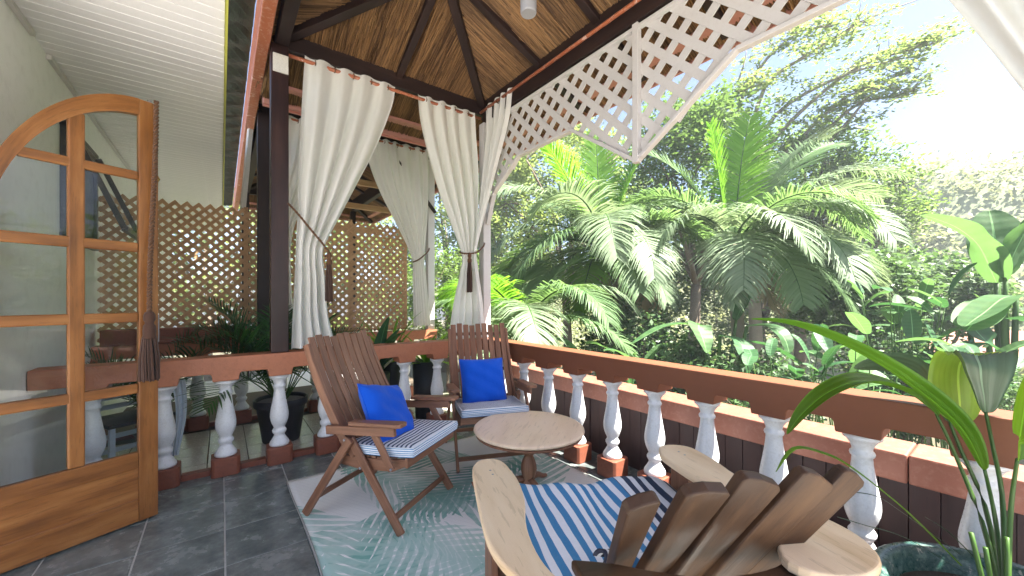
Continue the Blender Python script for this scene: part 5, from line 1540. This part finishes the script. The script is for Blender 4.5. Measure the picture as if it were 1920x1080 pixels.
coconut('small green palm low behind the balustrade by the corner curtain', P(985, 600, 7.2), [
    (az, el, 1.9, 1.9, mt, .5) for az, el, mt in ((143, 35, 'frond_green'), (-170, 45, 'frond_bright'), (-130, 30, 'frond_pale'), (-90, 40, 'frond_green'), (-40, 40, 'frond_pale'), (0, 60, 'frond_green'), (60, 60, 'frond_green'), (110, 45, 'frond_bright'), (-150, 10, 'frond_pale'), (-60, 15, 'frond_green'))], (0.1, 0.1))

def broad_plant(name, label, base, leaves, mat, cat='plant', group=None, stemr=0.03):
    """leaves: (list of midrib points, width, material)"""
    base = Vector(base)
    r = empty(name, base, 0, label, cat, group)
    for pts, w_, mt in leaves:
        pts = [Vector(p) for p in pts]
        st = catmull([base + Vector((random.uniform(-.05, .05), random.uniform(-.05, .05), 0)), base.lerp(pts[0], 0.6) + Vector((0, 0, .1)), pts[0]], 8)
        MB().tube([p - base for p in st], [stemr * (1 - .6 * k / 7) for k in range(8)], 7).build('stem', 'stem_green', r)
        blade('leaf', r, base, pts, w_, mt, 0.22, 18, 6, lambda t: (max(0, math.sin(math.pi * (0.06 + 0.92 * t))) ** 0.65), 0, random.uniform(-.5, .5))
    return r
D = 6.6
def pl(*a): return [P(*q) for q in a]
b0 = P(1890, 640, 6.2); b0.z = GZ
broad_plant('banana_plant', 'large banana plant with paddle leaves at the edge of the garden view', b0, [
    (pl((1868, 530, 6.2), (1840, 470, 6.2), (1800, 430, 6.3), (1730, 403, 6.4)), 0.66, 'banana_leaf'),
    (pl((1870, 520, 6.4), (1868, 470, 6.5), (1862, 430, 6.6), (1855, 395, 6.7)), 0.70, 'banana_leaf'),
    (pl((1885, 520, 6.1), (1905, 470, 6.0), (1930, 420, 5.9), (1960, 390, 5.9)), 0.45, 'banana_leaf'),
    (pl((1880, 560, 6.0), (1850, 575, 5.8), (1825, 605, 5.6), (1812, 620, 5.5)), 0.5, 'banana_leaf'),
    (pl((1815, 605, 5.8), (1850, 640, 5.6), (1890, 675, 5.5), (1915, 690, 5.4)), 0.44, 'banana_dark'),
    (pl((1905, 555, 6.0), (1880, 560, 5.7), (1840, 590, 5.5), (1810, 612, 5.4)), 0.46, 'banana_leaf'),
    (pl((1850, 605, 6.0), (1890, 598, 6.0), (1940, 605, 6.0)), 0.26, 'banana_dark')], 'banana_leaf', 'banana plant', None, 0.07)
b0 = P(1330, 650, 6.6); b0.z = GZ
broad_plant('banana_plant', 'young banana plant with drooping leaves under the middle palm', b0, [
    (pl((1320, 620, 6.6), (1290, 608, 6.4), (1240, 615, 6.2), (1185, 645, 6.0)), 0.28, 'banana_leaf'),
    (pl((1325, 615, 6.4), (1310, 610, 6.2), (1318, 635, 6.0), (1325, 662, 5.9)), 0.36, 'banana_leaf'),
    (pl((1400, 612, 6.4), (1440, 612, 6.2), (1468, 630, 6.0), (1480, 662, 5.9)), 0.30, 'banana_leaf'),
    (pl((1380, 600, 6.8), (1392, 570, 6.8), (1398, 540, 6.8), (1400, 518, 6.8)), 0.36, 'banana_dark'),
    (pl((1350, 630, 6.3), (1385, 640, 6.0), (1400, 670, 5.8), (1402, 700, 5.8)), 0.30, 'banana_dark'),
    (pl((1400, 640, 6.2), (1440, 650, 6.0), (1500, 680, 5.8)), 0.26, 'banana_dark')], 'banana_leaf', 'banana plant', None, 0.06)
# heliconia clumps with oval leaves at several places
RH = random.Random(11)
def heliconia(label, u, v, d, n, span, L, mat2=('banana_leaf', 'banana_dark')):
    c = P(u, v, d); b = Vector((c.x, c.y, GZ))
    lv = []
    for k in range(n):
        du = RH.uniform(-span, span); dv = RH.uniform(-55, 60); dd = d + RH.uniform(-.7, .7)
        p0 = P(u + du, v + dv, dd)
        a = RH.uniform(0, 6.28); e = RH.uniform(0.2, 1.3); l = L * RH.uniform(.7, 1.2)
        pts = rachis(p0, a, e, l, RH.uniform(.6, 1.6), 5)
        lv.append((pts, l * RH.uniform(.34, .46), RH.choice(mat2)))
    return broad_plant('heliconia_plant', label, b, lv, mat2[0], 'plant', None, 0.014)
heliconia('clump of oval leaved plants left of the big banana leaves', 1690, 600, 6.2, 26, 90, 0.55)
heliconia('low oval leaved plants along the outer ledge', 1600, 690, 5.0, 22, 90, 0.45, ('banana_dark', 'banana_leaf'))
heliconia('oval leaved plants in front of the banana leaves', 1790, 690, 5.2, 20, 80, 0.5)
heliconia('dark leaved plants under the palm fronds', 1480, 710, 5.2, 18, 80, 0.45, ('banana_dark', 'banana_dark'))
heliconia('leafy plants at the foot of the corner palm', 1130, 690, 6.6, 20, 110, 0.5, ('banana_dark', 'banana_leaf'))
# bushes
def bush(label, u, v, d, rad, ncl, per, size, mat, spread=0.3):
    c = P(u, v, d); b = Vector((c.x, c.y, GZ))
    return tree('garden_bush', label, b, c, rad, ncl, per, size, mat, 0.05, 'garden bushes', spread, 'bark', 0.3, 6, 0.35, 'bush')
bush('dark leafy bush beneath the corner palm', 1170, 650, 7.6, (0.9, 0.9, 1.0), 160, 40, 0.10, 'leaf_dark')
bush('yellow green bush beside the corner curtain', 955, 640, 9.0, (1.2, 1.2, 1.0), 150, 40, 0.10, 'leaf_bright')
bush('dark leafy bush between the two tall palms', 1250, 690, 7.2, (1.0, 0.9, 0.9), 160, 40, 0.10, 'leaf_dark')
bush('glossy bush behind the oval leaved plants', 1600, 560, 8.6, (1.4, 1.2, 1.3), 220, 45, 0.13, 'leaf_tree')
bush('dense bush at the edge of the far garden', 1750, 560, 9.5, (1.5, 1.4, 1.1), 200, 45, 0.14, 'leaf_tree')
bush('small leaved bush close to the outer ledge', 1880, 745, 5.0, (0.7, 0.7, 0.5), 120, 45, 0.05, 'leaf_tree', 0.2)
bush('low dark bush below the palm trunks', 1400, 740, 6.2, (1.3, 1.0, 0.8), 180, 40, 0.09, 'leaf_dark')
bush('leafy bush below the banana leaves', 1700, 720, 6.4, (1.3, 1.0, 0.9), 180, 40, 0.09, 'leaf_dark')
bush('yellowish shrub beyond the far white post', 840, 560, 11.5, (1.6, 1.6, 1.8), 220, 40, 0.12, 'leaf_bright')
# trees
def gt(label, u, v, d, rad, ncl, per, size, mat, tr=0.2, spread=0.55, **k):
    c = P(u, v, d); b = Vector((c.x + random.uniform(-.5, .5), c.y + random.uniform(-.5, .5), GZ))
    return tree(k.pop('name', 'garden_tree'), label, b, c, rad, ncl, per, size, mat, tr, 'garden trees', spread, **k)
gt('dense dark green tree directly behind the middle palm', 1300, 330, 13.5, (2.7, 2.4, 2.9), 420, 42, 0.17, 'leaf_mid')
gt('yellow green backlit tree behind the lattice point', 1060, 400, 17, (4.2, 3.5, 4.6), 420, 40, 0.20, 'leaf_yellow')
gt('pale sunny tree beside the corner curtain', 940, 430, 20, (3.6, 3.4, 5.2), 360, 40, 0.22, 'leaf_yellow')
gt('bright leafy tree above the palm tops', 1490, 340, 15.5, (3.0, 2.6, 2.0), 360, 40, 0.18, 'leaf_bright')
gt('feathery tree at the sky edge', 1590, 400, 14.5, (1.9, 2.2, 2.6), 300, 42, 0.16, 'leaf_bright')
gt('tall green tree filling the gap behind the palms', 1200, 480, 19, (4.0, 3.5, 4.2), 380, 40, 0.22, 'leaf_mid')
gt('mid green tree low behind the palm fronds', 1430, 520, 17, (3.8, 3.0, 3.6), 380, 40, 0.2, 'leaf_mid')
gt('sunlit tree seen beyond the far curtain', 850, 420, 22, (4.0, 3.5, 5.5), 360, 40, 0.24, 'leaf_bright')
gt('yellow green tree behind the lattice screen', 640, 520, 18, (4.0, 3.5, 4.5), 340, 38, 0.22, 'leaf_yellow')
gt('sunny tree behind the left half of the lattice screen', 400, 480, 19, (4.5, 3.5, 4.5), 340, 38, 0.24, 'leaf_yellow')
gt('light green tree right of the palms in the distance', 1640, 560, 22, (3.4, 3.0, 2.6), 300, 38, 0.22, 'leaf_bright')
# the garden goes on beyond the near end of the balustrade; the door panes mirror it
cs = []; tk = MB()
for (x, y, s_) in ((11, -7, 3.0), (15, -13, 4.0), (9, -15, 3.6), (20, -6, 4.2), (13, -22, 4.6), (4, -20, 4.0)):
    tk.tube([(x, y, GZ - .1), (x + .1, y, -0.5), (x, y, s_ * 0.5)], [0.26, 0.2, 0.1], 8)
    for _ in range(150):
        v = Vector((random.gauss(0, 1), random.gauss(0, 1), random.gauss(0, 1))).normalized() * random.uniform(0.55, 1.05)
        cs.append((x + v.x * s_, y + v.y * s_, s_ * 0.55 + v.z * s_ * 0.9))
V, r = leafcloud(np.array(cs), 36, 0.55, 0.32, 0.5, 0.5)
rw = quads_object('rear_woods', V, 'leaf_bright', None, r)
tag(rw, 'green trees past the near end of the balustrade, mirrored faintly in the door panes', 'woods', kind='stuff')
tk.build('trunks', 'bark', rw)['kind'] = 'stuff'
# wide airy tree with bare twigs against the sky
def airy():
    base = P(1420, 500, 15.5); base.z = GZ
    root = empty('airy_tree', base, 0, 'airy spreading tree with bare twigs against the pale sky', 'tree', 'garden trees')
    d = 13.5
    hub = P(1400, 330, 14.5)
    MB().tube(catmull([Vector((0, 0, -.1)), (hub - base) * .5 + Vector((.2, 0, 0)), hub - base], 10), [0.3, .28, .26, .24, .22, .2, .18, .17, .16, .15], 9).build('trunk', 'bark_pale', root)
    lm = MB()
    tips = []
    paths = [[(1400, 330), (1480, 230), (1600, 130), (1700, 95), (1755, 80)], [(1400, 330), (1450, 220), (1560, 150), (1680, 110), (1740, 75)], [(1400, 330), (1500, 290), (1600, 200), (1680, 180), (1715, 170)],
             [(1400, 330), (1430, 170), (1520, 100), (1590, 55), (1610, 40)], [(1400, 330), (1500, 310), (1570, 250), (1650, 160), (1720, 130)], [(1400, 330), (1380, 220), (1430, 120), (1500, 60), (1560, 50)],
             [(1400, 330), (1350, 260), (1370, 190), (1420, 150)], [(1400, 330), (1480, 280), (1540, 220), (1600, 175), (1660, 165)]]
    bare = [[(1540, 215), (1580, 240), (1610, 241), (1640, 245)], [(1560, 210), (1600, 185), (1640, 165)], [(1580, 205), (1610, 222), (1628, 222)], [(1500, 110), (1590, 60), (1650, 25), (1720, 0), (1790, -30)], [(1630, 40), (1645, 20), (1646, 4)], [(1385, 150), (1395, 120), (1400, 95)]]
    for q in paths:
        pts = catmull([P(u, v, d + 1 - k * .6) for k, (u, v) in enumerate(q)], 16)
        lm.tube([p - base for p in pts], [0.085 * (1 - .85 * k / 15) for k in range(16)], 6)
        for k in range(4, 16):
            for _ in range(3):
                t = pts[k] + Vector((random.gauss(0, .35), random.gauss(0, .35), random.gauss(0.05, .16)))
                tips.append(t)
                limb(lm, pts[k] - base, t - base, 0.018, 0.006, 0.1, 3)
    for q in bare:
        pts = catmull([P(u, v, d) for u, v in q], 10)
        lm.tube([p - base for p in pts], [0.035 * (1 - .7 * k / 9) for k in range(10)], 6)
    lm.build('limbs', 'bark_pale', root)
    C_ = np.array([list(t - base) for t in tips])
    V, r = leafcloud(C_, 26, (0.36, 0.36, 0.10), 0.17, 0.5, 1.6)
    quads_object('crown', V, 'leaf_yellow', root, r)
airy()
# hillside with distant woods
def hillf(u, v):
    a = -0.30 + 1.35 * u                       # angle from the x axis, turning towards +y
    r = 27 + 17 * v
    z = GZ + 13.5 * smooth01(v * 1.15) * (0.72 + 0.28 * math.sin(a * 5 + 1.2) + 0.10 * math.sin(a * 17)) * (0.5 + 0.5 * v)
    return (r * math.cos(a), r * math.sin(a), z)
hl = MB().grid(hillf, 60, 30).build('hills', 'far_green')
tag(hl, 'pale wooded hillside in the distance', None, kind='structure')
cs = []
for k in range(900):
    u = random.random(); v = random.random()
    x, y, z = hillf(u, v)
    cs.append((x, y, z + random.uniform(0.1, 1.0)))
V, r = leafcloud(np.array(cs), 46, (1.0, 1.0, 0.75), 0.34, 0.55, 0.3)
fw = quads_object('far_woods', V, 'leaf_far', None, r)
tag(fw, 'pale sunlit woods covering the distant hillside', 'woods', kind='stuff')
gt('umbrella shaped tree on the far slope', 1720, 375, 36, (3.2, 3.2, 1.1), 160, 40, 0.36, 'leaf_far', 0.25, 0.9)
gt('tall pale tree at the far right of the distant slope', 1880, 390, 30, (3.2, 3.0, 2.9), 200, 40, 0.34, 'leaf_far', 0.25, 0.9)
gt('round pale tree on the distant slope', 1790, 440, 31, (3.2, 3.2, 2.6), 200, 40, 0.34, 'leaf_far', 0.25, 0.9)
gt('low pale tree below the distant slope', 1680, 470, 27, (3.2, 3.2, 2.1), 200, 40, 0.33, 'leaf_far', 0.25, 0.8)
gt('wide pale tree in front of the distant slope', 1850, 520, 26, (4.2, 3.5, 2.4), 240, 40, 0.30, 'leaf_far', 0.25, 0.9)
# small roof and blue tarp between the plants
rf = MB()
p0 = P(1905, 620, 15)
rf.box(-1.6, 1.6, -2.2, 2.2, -1.0, -0.9)
rf.prism([(-1.7, -0.9), (1.7, -0.9), (0, 0.0)], lambda a, b2, t: (a, t, b2), -2.2, 2.2)
rf = rf.build('roof', 'tile_roof', None, p0)
tag(rf, 'reddish roof glimpsed behind the banana leaves', 'roof', kind='thing')
for q in ((-1.5, -2.1), (1.5, -2.1), (-1.5, 2.1), (1.5, 2.1)):
    MB().bar((q[0], q[1], GZ - p0.z - .2), (q[0], q[1], -0.95), 0.12, 0.12).build('post', 'white_wall', rf)
t0 = P(1885, 745, 5.6)
def tarpf(u, v): return ((u - .5) * 1.6, (v - .5) * 3.2, 0.05 * math.sin(u * 9) * math.sin(v * 6) + 0.02 * math.sin(v * 30))
tp = MB().grid(tarpf, 24, 40).build('tarp', 'blue_tarp', None, (t0.x + .7, t0.y, -0.55))
tag(tp, 'blue green tarp lying low beyond the ledge', 'tarp')
for sx in (-.7, .7):
    for sy in (-1.5, 1.5):
        MB().bar((sx, sy, GZ + .55), (sx, sy, -0.02), 0.05, 0.05).build('pole', 'grey_metal', tp)

# ------------------------------------------------------------------ the damp air over the garden
hz = MB().box(-42, 72, -52, 72, GZ - 1.2, 13.8).build('haze', None)
tag(hz, 'thin pale haze over the garden and the far slope', 'haze', kind='stuff')
hm = bpy.data.materials.new('haze_air'); hm.use_nodes = True
hm.node_tree.nodes.clear()
hv = hm.node_tree.nodes.new('ShaderNodeVolumePrincipled'); ho = hm.node_tree.nodes.new('ShaderNodeOutputMaterial')
hv.inputs['Color'].default_value = (0.86, 0.94, 1.0, 1); hv.inputs['Density'].default_value = 0.0032; hv.inputs['Anisotropy'].default_value = 0.0
hm.node_tree.links.new(hv.outputs[0], ho.inputs['Volume'])
hz.data.materials.append(hm)
